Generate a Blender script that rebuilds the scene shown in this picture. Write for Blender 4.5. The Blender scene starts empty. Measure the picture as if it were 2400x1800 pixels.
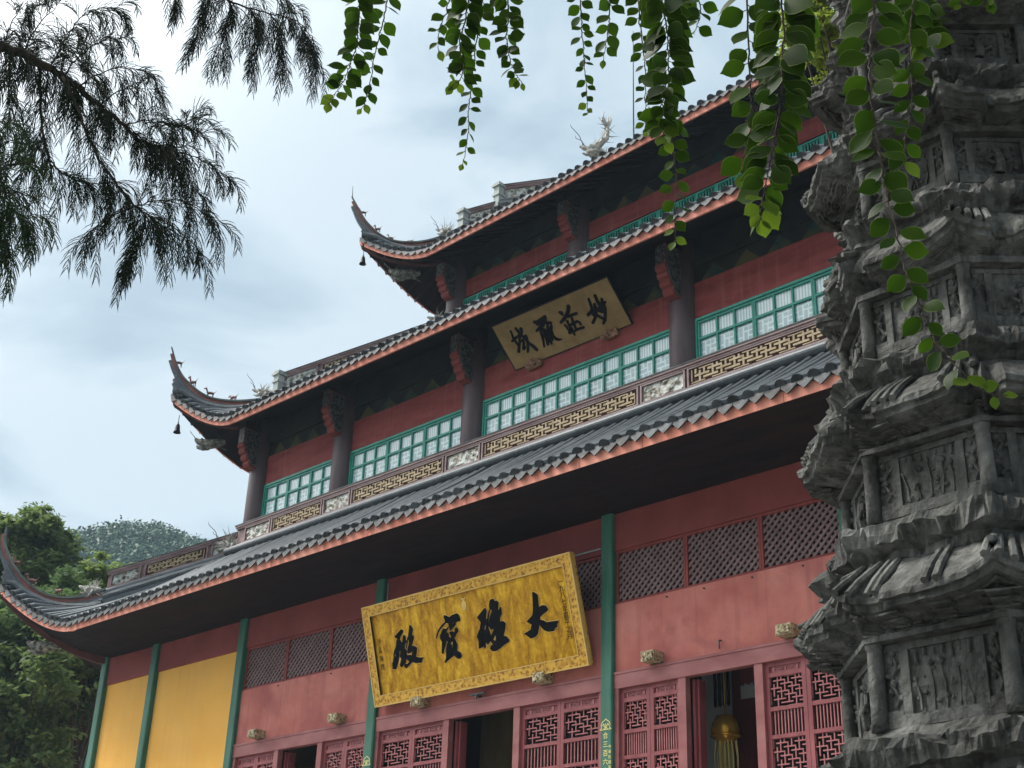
import bpy, math, random
import numpy as np
from mathutils import Vector, Matrix, noise
from mathutils.geometry import tessellate_polygon
rad = math.radians
scene = bpy.context.scene
COL = scene.collection
MAIN_GLYPHS = [[[[-2306,1482],[-2062,1602],[-2007,1563],[-2015,1526],[-2131,1438],[-2169,1368],[-2132,1354],[-2132,1300],[-2077,1315],[-2024,1459],[-1959,1440],[-1965,1335],[-1924,1313],[-1972,1275],[-2023,1222],[-2043,1157],[-1985,1110],[-2007,1007],[-2036,974],[-2090,830],[-2230,760],[-2276,813],[-2191,944],[-2235,1004],[-2177,1117],[-2230,1133],[-2252,1030],[-2314,902],[-2384,791],[-2430,737],[-2529,759],[-2514,909],[-2483,920],[-2439,1020],[-2439,1074],[-2382,1179],[-2324,1232],[-2265,1375],[-2229,1408],[-2293,1433]],[[-2368,1124],[-2362,1054],[-2419,1002],[-2426,1033]]],[[[-1892,1384],[-1879,1382],[-1932,1238],[-1989,1141],[-2000,1143],[-1942,1255]]],[[[-1762,1648],[-1718,1614],[-1684,1539],[-1709,1475],[-1769,1402],[-1710,1415],[-1683,1357],[-1733,1282],[-1800,1179],[-1713,1166],[-1640,1116],[-1672,1016],[-1720,926],[-1616,887],[-1475,873],[-1499,839],[-1546,802],[-1554,765],[-1719,775],[-1853,825],[-1969,760],[-2087,709],[-2127,760],[-2093,816],[-2004,806],[-1939,846],[-2027,912],[-2037,944],[-1985,1004],[-1886,989],[-1847,960],[-1812,992],[-1792,1061],[-1853,1037],[-1934,1026],[-1972,1062],[-1916,1167],[-1852,1256],[-1879,1366],[-1832,1480]]],[[[-636,1672],[-574,1660],[-472,1600],[-372,1634],[-221,1644],[-164,1590],[-146,1516],[-164,1460],[-249,1466],[-309,1448],[-307,1408],[-497,1301],[-512,1363],[-523,1445],[-523,1469],[-609,1499],[-703,1443],[-821,1382],[-894,1314],[-958,1212],[-967,1222],[-941,1290],[-853,1396],[-730,1480],[-621,1525],[-617,1573],[-640,1625]],[[-441,1423],[-354,1480],[-366,1450],[-418,1423]]],[[[-702,1395],[-627,1366],[-538,1403],[-556,1370],[-615,1316],[-632,1263],[-577,1278],[-573,1190],[-537,1144],[-484,1175],[-536,1279],[-448,1289],[-393,1248],[-352,1281],[-344,1343],[-286,1349],[-253,1288],[-274,1244],[-341,1200],[-375,1150],[-422,1142],[-390,1081],[-346,971],[-352,941],[-394,853],[-322,818],[-267,762],[-276,693],[-357,662],[-428,700],[-493,765],[-568,737],[-693,693],[-808,643],[-815,664],[-750,749],[-706,949],[-667,1022],[-619,1086],[-658,1116],[-697,1043],[-762,958],[-832,849],[-861,877],[-805,1108],[-850,1195],[-837,1257],[-746,1354]],[[-561,1033],[-493,1082],[-472,1047],[-496,963],[-533,898],[-545,923],[-517,998]]],[[[383,1457],[642,1609],[673,1591],[678,1532],[634,1414],[615,1384],[670,1366],[770,1549],[776,1515],[709,1384],[659,1235],[657,1177],[693,1046],[666,902],[575,833],[527,882],[516,909],[478,766],[446,779],[431,848],[404,802],[288,787],[316,941],[282,1055],[409,1201],[467,1326],[389,1431]],[[603,1277],[604,1227],[571,1158],[525,1136],[538,1197]],[[609,1093],[610,1018],[576,916],[579,982]],[[500,1120],[471,1041],[432,864],[416,867],[457,1043]]],[[[850,1752],[928,1763],[955,1700],[1026,1704],[1067,1655],[1011,1482],[1074,1504],[1101,1549],[1123,1545],[1108,1399],[1035,1329],[1017,1249],[1109,1250],[1176,1189],[1122,1050],[1053,946],[1138,916],[1210,831],[1177,787],[1056,757],[905,699],[781,661],[690,667],[622,727],[647,789],[723,818],[665,894],[706,1003],[795,1088],[821,1125],[744,1121],[672,1216],[743,1379],[856,1517],[792,1545],[787,1630],[817,1708]],[[831,1015],[843,939],[816,869],[737,907]]],[[[2076,1689],[2111,1686],[2203,1613],[2188,1479],[2174,1353],[2288,1378],[2374,1355],[2421,1272],[2398,1239],[2278,1200],[2164,1152],[2152,1097],[2238,1071],[2317,1017],[2447,1010],[2650,998],[2612,941],[2575,910],[2597,877],[2534,865],[2471,808],[2332,817],[2231,863],[2158,943],[2128,1015],[2082,925],[2028,822],[1955,774],[1828,757],[1758,813],[1661,889],[1871,945],[1912,1037],[1781,1119],[1975,1222],[2020,1328],[2059,1548]]]]
UPPER_STROKES = [[[[-1512,1050,53],[-1527,919,64],[-1549,844,77]],[[-1641,769,65],[-1491,812,87],[-1361,837,75],[-1215,887,105]],[[-1323,1066,70],[-1291,943,88],[-1260,861,99]],[[-1163,1009,86],[-1184,934,103],[-1315,821,88],[-1389,729,64],[-1453,633,76],[-1534,542,81],[-1617,428,89]],[[-1559,818,89],[-1531,719,76],[-1520,597,72]],[[-1410,677,71],[-1325,677,71],[-1137,748,88]],[[-1256,824,69],[-1197,721,87],[-1187,629,86],[-1148,528,76],[-1080,416,99],[-1031,287,93]],[[-1136,782,69],[-1155,677,86]],[[-1294,637,64],[-1358,541,76],[-1424,451,88],[-1331,484,52]],[[-1189,571,81],[-1262,449,76],[-1344,335,64]]],[[[-680,1024,79],[-607,976,101],[-418,997,122],[-292,1018,122]],[[-269,1054,95],[-350,929,123]],[[-638,928,72],[-472,914,88],[-316,873,92],[-183,811,78]],[[-750,769,66],[-636,810,81],[-526,844,93],[-443,837,86]],[[-608,785,79],[-643,650,80],[-678,514,73],[-775,296,51]],[[-551,765,94],[-499,710,115],[-570,587,72],[-590,461,64],[-633,313,72]],[[-326,818,65],[-373,717,93],[-439,615,129],[-516,495,94],[-633,313,72]],[[-225,760,79],[-316,645,100],[-345,545,107],[-422,425,100],[-439,372,65]],[[-348,635,87],[-340,485,79],[-302,383,86],[-243,341,80],[-134,310,21]],[[-452,472,57],[-503,380,51],[-500,290,51]]],[[[201,1011,61],[256,957,101],[259,887,54]],[[563,1064,105],[493,953,99],[364,850,107],[222,777,101],[80,731,74]],[[681,797,79],[556,801,80],[369,807,80]],[[296,716,73],[288,602,67],[287,513,81],[182,385,103]],[[163,633,74],[193,554,68],[170,479,40]],[[472,743,74],[448,628,80],[436,509,73],[409,402,67]],[[287,575,67],[432,579,87],[565,600,73],[619,547,73],[626,469,60]],[[314,504,67],[296,386,73],[295,283,47]],[[315,380,61],[465,402,73],[668,386,73]]],[[[1222,1027,72],[1199,901,78],[1175,775,79],[1107,678,86],[1130,589,92],[1240,515,71],[1335,394,59]],[[957,637,92],[1052,677,91],[1229,674,97],[1393,689,96],[1504,696,92]],[[1306,849,78],[1269,727,97],[1201,604,106],[1127,508,78],[974,400,73]],[[1443,1046,78],[1428,898,85],[1433,755,104],[1448,629,99]],[[1578,903,64],[1546,801,83],[1521,623,85],[1433,466,78],[1359,358,85],[1251,282,59]],[[1498,785,77],[1637,775,59]],[[1305,647,59],[1402,578,70],[1487,568,66]]]]
SIDE_TEXT = [[2877,1725],[2868,611],[-2876,1423],[-2864,841],[29,1838]]
VINES = [['A',[[18.161,-18.548,3.618],[18.165,-18.543,3.445],[18.164,-18.543,3.339],[18.156,-18.555,3.265],[18.149,-18.565,3.2],[18.138,-18.579,3.158],[18.123,-18.6,3.1]],0.0696,0.0423,21,1,1],['B',[[18.144,-18.405,3.726],[18.135,-18.417,3.56],[18.127,-18.427,3.457],[18.122,-18.433,3.357],[18.119,-18.438,3.26],[18.114,-18.444,3.203],[18.105,-18.455,3.161]],0.0624,0.0405,19,0,2],['C',[[18.201,-18.179,3.844],[18.196,-18.185,3.727],[18.183,-18.199,3.646],[18.179,-18.204,3.585],[18.183,-18.199,3.513]],0.0579,0.037,10,0,3],['D',[[18.395,-18.261,3.67],[18.389,-18.268,3.518],[18.379,-18.279,3.409],[18.39,-18.267,3.346],[18.388,-18.269,3.266],[18.37,-18.289,3.232]],0.0701,0.0431,24,1,4],['E',[[18.351,-18.162,3.765],[18.349,-18.164,3.608],[18.343,-18.171,3.497],[18.339,-18.174,3.389],[18.336,-18.178,3.283],[18.334,-18.18,3.203],[18.335,-18.178,3.124],[18.332,-18.182,3.046],[18.327,-18.187,2.977]],0.0564,0.0311,30,0,5],['F',[[18.472,-18.179,3.679],[18.489,-18.162,3.554],[18.486,-18.165,3.479],[18.487,-18.163,3.413],[18.498,-18.152,3.341],[18.513,-18.138,3.286],[18.525,-18.126,3.259]],0.061,0.0346,20,1,6],['G',[[18.457,-17.777,3.961],[18.465,-17.77,3.823],[18.469,-17.766,3.733],[18.475,-17.761,3.627],[18.48,-17.756,3.523],[18.484,-17.753,3.437],[18.486,-17.751,3.353]],0.0497,0.0337,24,0,7],['H',[[18.68,-17.848,3.777],[18.673,-17.854,3.647],[18.671,-17.856,3.57],[18.664,-17.862,3.495],[18.654,-17.87,3.42]],0.0659,0.0509,12,0,8],['I',[[18.626,-17.634,3.955],[18.628,-17.633,3.782],[18.637,-17.625,3.648],[18.644,-17.619,3.518],[18.643,-17.621,3.416],[18.645,-17.618,3.316],[18.65,-17.615,3.274]],0.0562,0.0334,26,0,9],['J',[[19.048,-18.065,3.407],[19.061,-18.055,3.29],[19.071,-18.048,3.184],[19.069,-18.049,3.051],[19.056,-18.059,2.952],[19.051,-18.063,2.868],[19.059,-18.057,2.805]],0.0811,0.0512,36,1,10],['K',[[19.012,-17.967,2.998],[19.017,-17.963,2.897],[19.02,-17.961,2.826],[19.02,-17.961,2.722],[19.019,-17.961,2.621],[19.015,-17.964,2.508]],0.051,0.0376,20,0,11],['L',[[18.954,-17.761,3.67],[18.973,-17.747,3.6],[18.98,-17.743,3.541],[18.968,-17.751,3.485],[18.959,-17.757,3.445]],0.0671,0.0502,9,0,12],['S',[[18.977,-17.869,3.584],[18.99,-17.858,3.5],[18.987,-17.861,3.444]],0.0741,0.064,6,1,17],['M',[[19.432,-18.161,3.085],[19.431,-18.161,2.862],[19.43,-18.162,2.731],[19.43,-18.162,2.63],[19.424,-18.166,2.581],[19.407,-18.177,2.519],[19.402,-18.181,2.456]],0.0782,0.0638,20,0,13],['N',[[19.618,-18.281,2.893],[19.613,-18.284,2.712],[19.603,-18.29,2.567],[19.588,-18.299,2.461],[19.575,-18.307,2.376],[19.556,-18.319,2.288],[19.549,-18.323,2.236],[19.543,-18.327,2.193]],0.0916,0.05,34,1,14],['O',[[19.865,-18.259,2.769],[19.849,-18.267,2.634],[19.839,-18.272,2.543],[19.834,-18.275,2.43],[19.836,-18.274,2.332],[19.841,-18.271,2.232],[19.845,-18.269,2.16],[19.856,-18.264,2.056],[19.867,-18.258,1.955],[19.883,-18.25,1.882],[19.898,-18.243,1.809],[19.913,-18.236,1.763],[19.954,-18.217,1.69],[19.992,-18.2,1.646],[20.024,-18.187,1.637]],0.0832,0.0391,46,0,15],['P',[[19.869,-18.036,2.917],[19.851,-18.044,2.825],[19.839,-18.05,2.713],[19.831,-18.054,2.583],[19.817,-18.06,2.492],[19.797,-18.07,2.403],[19.785,-18.076,2.351]],0.065,0.0504,22,0,16],['Q',[[19.846,-17.937,2.998],[19.831,-17.943,2.933],[19.835,-17.942,2.869],[19.839,-17.94,2.796]],0.0696,0.0553,12,1,18],['R',[[19.982,-17.988,2.881],[19.969,-17.993,2.85],[19.963,-17.996,2.827]],0.0406,0.0308,6,0,19],['T',[[20.033,-17.968,2.864],[20.023,-17.972,2.832],[20.015,-17.975,2.81]],0.0405,0.0307,6,0,20]]
CONIFERS = [[[[[13.932,-18.353,5.884],[13.991,-18.179,5.884],[14.052,-18.015,5.876],[14.11,-17.865,5.829],[14.17,-17.721,5.747],[14.234,-17.576,5.647],[14.302,-17.432,5.545],[14.366,-17.302,5.452],[14.422,-17.194,5.439]],0.0367,0.0049],[[[14.228,-17.843,5.72],[14.286,-17.706,5.458],[14.339,-17.587,5.223],[14.4,-17.458,5.05],[14.46,-17.337,4.916],[14.494,-17.271,4.878],[14.547,-17.17,4.808]],0.0109,0.0024],[[[13.986,-17.908,5.885],[14.016,-17.831,5.507],[14.047,-17.756,5.256],[14.09,-17.656,5.159],[14.148,-17.524,5.129],[14.219,-17.373,5.189]],0.0099,0.0025],[[[14.008,-17.851,5.908],[14.026,-17.808,6.127],[14.046,-17.759,6.322],[14.085,-17.666,6.457],[14.137,-17.549,6.519]],0.0062,0.0019],[[[13.852,-17.977,6.024],[13.87,-17.93,6.281],[13.905,-17.84,6.498]],0.0063,0.0019],[[[13.905,-18.123,5.951],[13.908,-18.115,6.157],[13.925,-18.069,6.351]],0.0062,0.0019],[[[14.308,-17.78,5.64],[14.347,-17.692,5.762],[14.399,-17.577,5.863],[14.466,-17.438,5.873]],0.006,0.0018],[[[13.996,-17.749,5.914],[14.025,-17.679,6.112],[14.074,-17.567,6.267],[14.117,-17.472,6.319]],0.0062,0.0019],[[[14.143,-17.535,5.717],[14.175,-17.466,5.848],[14.223,-17.365,5.921],[14.271,-17.267,5.937]],0.005,0.0019],[[[14.302,-17.432,5.545],[14.36,-17.313,5.62],[14.426,-17.186,5.636],[14.45,-17.141,5.62]],0.0049,0.0018],[[[14.416,-17.204,5.436],[14.454,-17.132,5.547],[14.468,-17.106,5.645],[14.484,-17.077,5.714]],0.0037,0.0012],[[[14.51,-17.24,5.372],[14.563,-17.14,5.416],[14.613,-17.05,5.545]],0.0036,0.0012],[[[14.422,-17.194,5.439],[14.509,-17.033,5.425],[14.572,-16.92,5.366],[14.622,-16.836,5.313]],0.0049,0.0012],[[[14.51,-17.24,5.372],[14.563,-17.14,5.24],[14.625,-17.03,5.097]],0.0036,0.0012],[[[14.46,-17.337,4.916],[14.535,-17.193,4.997],[14.62,-17.038,4.981],[14.701,-16.898,4.916]],0.0048,0.0012],[[[14.455,-17.347,4.913],[14.397,-17.464,4.798],[14.355,-17.554,4.65]],0.0048,0.0012],[[[14.583,-17.317,4.818],[14.662,-17.169,4.761],[14.749,-17.015,4.634]],0.0048,0.0012],[[[14.405,-17.225,4.939],[14.398,-17.24,4.74],[14.369,-17.296,4.548]],0.0049,0.0012],[[[13.828,-18.043,6.012],[13.837,-18.018,5.746],[13.873,-17.921,5.498]],0.0063,0.0019],[[[14.117,-17.849,5.331],[14.102,-17.885,5.104],[14.077,-17.95,5.238]],0.0037,0.0012]],[[[[14.141,-17.083,7.102],[14.235,-16.907,7.022],[14.326,-16.747,6.952],[14.433,-16.57,6.935],[14.537,-16.406,6.91],[14.605,-16.305,6.779]],0.0102,0.0019],[[[14.308,-16.982,6.964],[14.296,-17.004,6.749],[14.28,-17.034,6.503]],0.005,0.0013],[[[14.291,-16.809,6.985],[14.29,-16.81,6.775],[14.274,-16.838,6.494]],0.0051,0.0013],[[[14.447,-16.739,6.868],[14.479,-16.686,6.678],[14.492,-16.664,6.448]],0.005,0.0013],[[[14.433,-16.57,6.935],[14.471,-16.508,6.761],[14.506,-16.454,6.535]],0.0051,0.0013],[[[14.231,-16.712,7.191],[14.339,-16.532,7.175],[14.43,-16.388,7.145]],0.0052,0.0013],[[[14.537,-16.406,6.91],[14.591,-16.324,6.74],[14.639,-16.254,6.568]],0.0038,0.0013],[[[14.083,-17.197,7.06],[14.108,-17.146,6.938],[14.116,-17.132,6.874]],0.0038,0.0013]],[[[[14.549,-18.403,4.715],[14.587,-18.296,4.651],[14.618,-18.214,4.565],[14.644,-18.147,4.449],[14.686,-18.043,4.332]],0.0079,0.0017],[[[14.587,-18.296,4.651],[14.615,-18.22,4.652],[14.627,-18.19,4.701]],0.0034,0.0011],[[[14.618,-18.214,4.565],[14.642,-18.152,4.535],[14.661,-18.103,4.526]],0.0034,0.0011],[[[14.587,-18.296,4.651],[14.606,-18.246,4.478],[14.627,-18.19,4.372],[14.667,-18.088,4.38],[14.688,-18.039,4.421]],0.0045,0.0011],[[[14.587,-18.296,4.651],[14.603,-18.254,4.413],[14.634,-18.172,4.267],[14.655,-18.118,4.174]],0.0045,0.0011],[[[14.549,-18.403,4.715],[14.552,-18.394,4.873],[14.574,-18.33,4.95],[14.596,-18.271,4.946]],0.0045,0.0011]]]
TREES = {'A': [-33.11,5.11,18.67],'Atop': [-33.16,5.0,20.37],'B': [-28.16,6.03,16.23],'Btop': [-28.19,5.97,17.22],'C': [-20.4,-0.75,11.55],'Ctop': [-20.5,-0.97,12.94],'D': [-17.74,0.06,10.48],'E': [-17.76,-2.19,9.0],'T1': [-17.76,0.04,9.41],'T2': [-19.74,0.57,9.77],'F': [14.85,-9.26,11.26],'Ft': [14.75,-9.31,11.74]}
CAM = [[21.0625,-20.6791,0.4151],[0.720493,0.692724,0.031984],[0.280712,-0.333517,0.899982],[-0.634107,0.639452,0.434752],3184.14]
# ------------------------------------------------------------------ helpers
class MB:
    """collects shapes, links them as ONE mesh object"""
    def __init__(s): s.v = []; s.f = []; s.uv = {}
    def add(s, vs, fs, uvs=None):
        b = len(s.v); s.v.extend([tuple(p) for p in vs])
        s.f.extend([tuple(i + b for i in f) for f in fs])
        if uvs:
            for i, u in enumerate(uvs): s.uv[b + i] = u
    def hexa(s, p):   # 8 corners: bottom 0-3 ccw, top 4-7
        s.add(p, [(3, 2, 1, 0), (4, 5, 6, 7), (0, 1, 5, 4), (1, 2, 6, 5), (2, 3, 7, 6), (3, 0, 4, 7)])
    def box(s, x0, x1, y0, y1, z0, z1):
        s.hexa([(x0, y0, z0), (x1, y0, z0), (x1, y1, z0), (x0, y1, z0), (x0, y0, z1), (x1, y0, z1), (x1, y1, z1), (x0, y1, z1)])
    def mbox(s, M, u0, u1, v0, v1, n0, n1):   # box in a mapped frame M(u, v, n); n grows towards the viewer
        s.hexa([M(u0, v0, n1), M(u1, v0, n1), M(u1, v0, n0), M(u0, v0, n0), M(u0, v1, n1), M(u1, v1, n1), M(u1, v1, n0), M(u0, v1, n0)])
    def tube(s, pts, rs, n=8, cap=True, start=0.0, arc=None, squash=1.0):
        pts = [Vector(p) for p in pts]
        if not hasattr(rs, '__len__'): rs = [rs] * len(pts)
        vs = []; ref = None
        for i, p in enumerate(pts):
            t = (pts[min(i + 1, len(pts) - 1)] - pts[max(i - 1, 0)])
            if t.length < 1e-9: t = Vector((0, 0, 1))
            t.normalize()
            if ref is None:
                ref = Vector((0, 0, 1)) if abs(t.z) < .9 else Vector((1, 0, 0))
            a = t.cross(ref)
            if a.length < 1e-6: a = t.orthogonal()
            a.normalize(); b = a.cross(t).normalized(); ref = b
            for k in range(n):
                th = start + 2 * math.pi * k / n
                vs.append(p + a * (math.cos(th) * rs[i]) + b * (math.sin(th) * rs[i] * squash))
        fs = []
        for i in range(len(pts) - 1):
            for k in range(n):
                k2 = (k + 1) % n
                fs.append((i * n + k, i * n + k2, (i + 1) * n + k2, (i + 1) * n + k))
        if cap:
            fs.append(tuple(range(n - 1, -1, -1))); m = (len(pts) - 1) * n
            fs.append(tuple(range(m, m + n)))
        s.add(vs, fs)
    def lathe(s, c, prof, n=16):  # prof (r,z) about vertical axis at c
        vs = []; fs = []
        for r, z in prof:
            for k in range(n):
                th = 2 * math.pi * k / n
                vs.append((c[0] + r * math.cos(th), c[1] + r * math.sin(th), c[2] + z))
        for i in range(len(prof) - 1):
            for k in range(n):
                k2 = (k + 1) % n
                fs.append((i * n + k, i * n + k2, (i + 1) * n + k2, (i + 1) * n + k))
        fs.append(tuple(range(n - 1, -1, -1))); m = (len(prof) - 1) * n; fs.append(tuple(range(m, m + n)))
        s.add(vs, fs)
    def grid(s, rows, close=False):
        m = len(rows[0]); vs = [p for r in rows for p in r]; fs = []
        for i in range(len(rows) - 1):
            for k in range(m if close else m - 1):
                k2 = (k + 1) % m
                fs.append((i * m + k, i * m + k2, (i + 1) * m + k2, (i + 1) * m + k))
        s.add(vs, fs)
    def prism(s, loops, M, n0, n1):   # polygon (outer + holes) in frame M(u,v,n), extruded
        vecs = [[Vector((a, b, 0)) for a, b in lp] for lp in loops]
        flat = [p for lp in loops for p in lp]
        tris = tessellate_polygon(vecs)
        N = len(flat)
        vs = [M(a, b, n1) for a, b in flat] + [M(a, b, n0) for a, b in flat]
        fs = [tuple(t) for t in tris]
        b = 0
        for lp in loops:
            L = len(lp)
            for i in range(L):
                j = (i + 1) % L; fs.append((b + i, b + j, N + b + j, N + b + i))
            b += L
        s.add(vs, fs)
    def blob(s, c, r, sub=1, amp=.25, sq=(1, 1, 1), seed=0):
        P = ICO[sub]
        vs = []
        for p in P[0]:
            d = 1 + amp * noise.noise(Vector(p) * 1.7 + Vector((seed * 3.1, seed * 1.7, seed)))
            vs.append((c[0] + p[0] * r * sq[0] * d, c[1] + p[1] * r * sq[1] * d, c[2] + p[2] * r * sq[2] * d))
        s.add(vs, P[1])
    def build(s, name, mat, parent=None, smooth=False, label=None):
        me = bpy.data.meshes.new(name); me.from_pydata(s.v, [], s.f); me.update()
        if s.uv:
            ul = me.uv_layers.new(name='UVMap')
            arr = np.zeros((len(s.v), 2)); 
            for k, u in s.uv.items(): arr[k] = u
            li = np.zeros(len(me.loops), dtype=np.int32); me.loops.foreach_get('vertex_index', li)
            ul.data.foreach_set('uv', arr[li].ravel())
        if smooth: me.polygons.foreach_set('use_smooth', [True] * len(me.polygons))
        if mat: me.materials.append(mat)
        o = bpy.data.objects.new(name, me); COL.objects.link(o)
        if parent is not None:
            o.parent = parent; o.matrix_parent_inverse = Matrix.Translation(-world_loc(parent))
        if label: o['label'] = label
        return o
def world_loc(o):
    l = Vector(o.location)
    if o.parent is not None and False: l = l + world_loc(o.parent)
    return l
def _ico(sub):
    import bmesh
    bm = bmesh.new(); bmesh.ops.create_icosphere(bm, subdivisions=sub, radius=1)
    r = ([tuple(v.co) for v in bm.verts], [tuple(v.index for v in f.verts) for f in bm.faces]); bm.free(); return r
ICO = {1: _ico(1), 2: _ico(2), 3: _ico(3)}
def thing(name, loc, label, cat, group=None):
    o = bpy.data.objects.new(name, None); COL.objects.link(o); o.location = loc; o.empty_display_size = .2
    return tag(o, label, cat, group)
def tag(o, label=None, cat=None, group=None, kind=None):
    if label: o['label'] = label
    if cat: o['category'] = cat
    if group: o['group'] = group
    if kind: o['kind'] = kind
    return o
def frame(P0, U, V, N):
    P0, U, V, N = Vector(P0), Vector(U), Vector(V), Vector(N)
    return lambda u, v, n: P0 + U * u + V * v + N * n
FRONT = lambda y: (lambda u, v, n: Vector((u, y - n, v)))

# ------------------------------------------------------------------ materials
def nd(nt, t, x=0, y=0, **kw):
    n = nt.nodes.new(t)
    for k, v in kw.items(): setattr(n, k, v)
    return n
def base_mat(name):
    m = bpy.data.materials.new(name); m.use_nodes = True
    return m, m.node_tree, m.node_tree.nodes['Principled BSDF']
def ramp(nt, fac, stops):
    r = nd(nt, 'ShaderNodeValToRGB'); e = r.color_ramp.elements
    e[0].position, e[0].color = stops[0][0], (*stops[0][1], 1)
    e[1].position, e[1].color = stops[-1][0], (*stops[-1][1], 1)
    for p, c in stops[1:-1]:
        k = e.new(p); k.color = (*c, 1)
    nt.links.new(fac, r.inputs[0]); return r.outputs[0]
def coords(nt, stretch=(1, 1, 1)):
    g = nd(nt, 'ShaderNodeNewGeometry'); mp = nd(nt, 'ShaderNodeMapping'); mp.inputs['Scale'].default_value = stretch
    nt.links.new(g.outputs['Position'], mp.inputs[0]); return mp.outputs[0]
def noise_tex(nt, vec, scale, detail=6, rough=.6, dist=0):
    n = nd(nt, 'ShaderNodeTexNoise'); n.inputs['Scale'].default_value = scale; n.inputs['Detail'].default_value = detail
    n.inputs['Roughness'].default_value = rough; n.inputs['Distortion'].default_value = dist
    nt.links.new(vec, n.inputs['Vector']); return n.outputs[0]
def mixc(nt, f, a, b, mode='MIX'):
    m = nd(nt, 'ShaderNodeMix', data_type='RGBA', blend_type=mode)
    for val, idx in ((f, 0), (a, 6), (b, 7)):
        if hasattr(val, 'links') or hasattr(val, 'node'): nt.links.new(val, m.inputs[idx])
        else: m.inputs[idx].default_value = val if idx == 0 else (*val, 1)
    return m.outputs[2]
def math_n(nt, op, a, b=None, c=None):
    m = nd(nt, 'ShaderNodeMath', operation=op)
    for i, val in enumerate((a, b, c)):
        if val is None: continue
        if hasattr(val, 'node'): nt.links.new(val, m.inputs[i])
        else: m.inputs[i].default_value = val
    return m.outputs[0]
def weather(name, c1, c2, scale=1.2, rough=.65, bump=.15, bscale=25, stretch=(1, 1, 1), metal=0, streak=None, streak_amt=.5, lo=.35, hi=.7, spec=.35, bdist=.01, blotch=None, island=0):
    """painted or weathered surface: two tones mottled by noise, optional vertical streaks, fine bump"""
    m, nt, p = base_mat(name)
    v = coords(nt, stretch)
    col = ramp(nt, noise_tex(nt, v, scale, 8), [(lo, c1), (hi, c2)])
    if blotch:
        col = mixc(nt, ramp(nt, noise_tex(nt, coords(nt), .55, 7, .62, .8), [(.46, (0, 0, 0)), (.66, (.75, .75, .75))]), col, blotch)
    if streak:
        sv = coords(nt, (3.5, 3.5, .25)); s = noise_tex(nt, sv, 1.6, 5)
        k = ramp(nt, s, [(.52, (0, 0, 0)), (.72, (streak_amt,) * 3)])
        col = mixc(nt, k, col, streak)
    if island:
        g = nd(nt, 'ShaderNodeNewGeometry'); k = math_n(nt, 'MULTIPLY_ADD', g.outputs['Random Per Island'], island, 1 - island / 2)
        cb = nd(nt, 'ShaderNodeCombineXYZ'); [nt.links.new(k, cb.inputs[i]) for i in range(3)]; col = mixc(nt, 1.0, col, cb.outputs[0], 'MULTIPLY')
    nt.links.new(col, p.inputs['Base Color'])
    p.inputs['Metallic'].default_value = metal; p.inputs['Specular IOR Level'].default_value = spec
    rr = noise_tex(nt, v, scale * 3, 4)
    nt.links.new(math_n(nt, 'MULTIPLY_ADD', rr, .3, rough - .15), p.inputs['Roughness'])
    if bump:
        b = nd(nt, 'ShaderNodeBump'); b.inputs['Strength'].default_value = bump; b.inputs['Distance'].default_value = bdist
        nt.links.new(noise_tex(nt, v, bscale, 6), b.inputs['Height']); nt.links.new(b.outputs[0], p.inputs['Normal'])
    return m
MAT = {}
MAT['plaster'] = weather('red_plaster', (.44, .13, .105), (.60, .235, .185), .9, .85, .25, 40, streak=(.29, .10, .092), streak_amt=.55, spec=.15, blotch=(.30, .085, .088))
MAT['beam_red'] = weather('dark_red_beam', (.20, .045, .04), (.28, .07, .06), 1.0, .75, .1, 30, spec=.2)
MAT['upper_red'] = weather('upper_red_board', (.20, .035, .033), (.32, .074, .065), 1.6, .7, .12, 30, stretch=(.6, 1, 2.5), streak=(.42, .16, .12), streak_amt=.35, spec=.25)
MAT['door'] = weather('door_paint', (.20, .038, .042), (.32, .08, .082), 3, .5, .08, 60, stretch=(1, 1, .4), spec=.4)
MAT['lintel'] = weather('lintel_paint', (.24, .07, .07), (.36, .14, .13), 2.5, .6, .08, 60, stretch=(.5, 1, 1), spec=.35)
MAT['pilaster'] = weather('green_pilaster_paint', (.022, .105, .068), (.045, .165, .108), 2.0, .55, .1, 40, stretch=(1, 1, .5), streak=(.10, .24, .17), streak_amt=.4)
MAT['column'] = weather('brown_column_paint', (.085, .058, .062), (.13, .09, .092), 2.0, .5, .08, 40, stretch=(1, 1, .4), streak=(.17, .13, .13), streak_amt=.35)
MAT['teal'] = weather('teal_window_paint', (.028, .25, .185), (.05, .35, .26), 3, .45, .05, 60)
MAT['yellow'] = weather('yellow_wall', (.80, .41, .085), (.86, .47, .11), .8, .85, .06, 60, spec=.1, streak=(.72, .38, .10), streak_amt=.5, blotch=(.76, .42, .11))
MAT['fascia'] = weather('coral_fascia', (.76, .26, .18), (.88, .39, .29), 1.5, .7, .1, 30, streak=(.38, .13, .10), streak_amt=.7, spec=.2)
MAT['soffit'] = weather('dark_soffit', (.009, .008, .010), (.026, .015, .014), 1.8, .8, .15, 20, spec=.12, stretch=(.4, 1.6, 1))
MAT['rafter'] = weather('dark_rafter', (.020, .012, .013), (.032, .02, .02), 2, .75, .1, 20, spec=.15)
MAT['hiprafter'] = weather('hip_rafter_paint', (.07, .022, .02), (.12, .04, .035), 2, .7, .1, 20, spec=.2)
MAT['frieze'] = weather('painted_frieze', (.010, .013, .017), (.03, .035, .028), 1.2, .8, .05, 20, spec=.15)
MAT['pattern'] = weather('painted_pattern', (.012, .045, .045), (.085, .075, .03), 1.4, .8, .05, 20, spec=.15, lo=.42, hi=.58)
MAT['dark'] = weather('dark_interior', (.012, .011, .012), (.02, .018, .018), 1.5, .9, 0, spec=.1)
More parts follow.
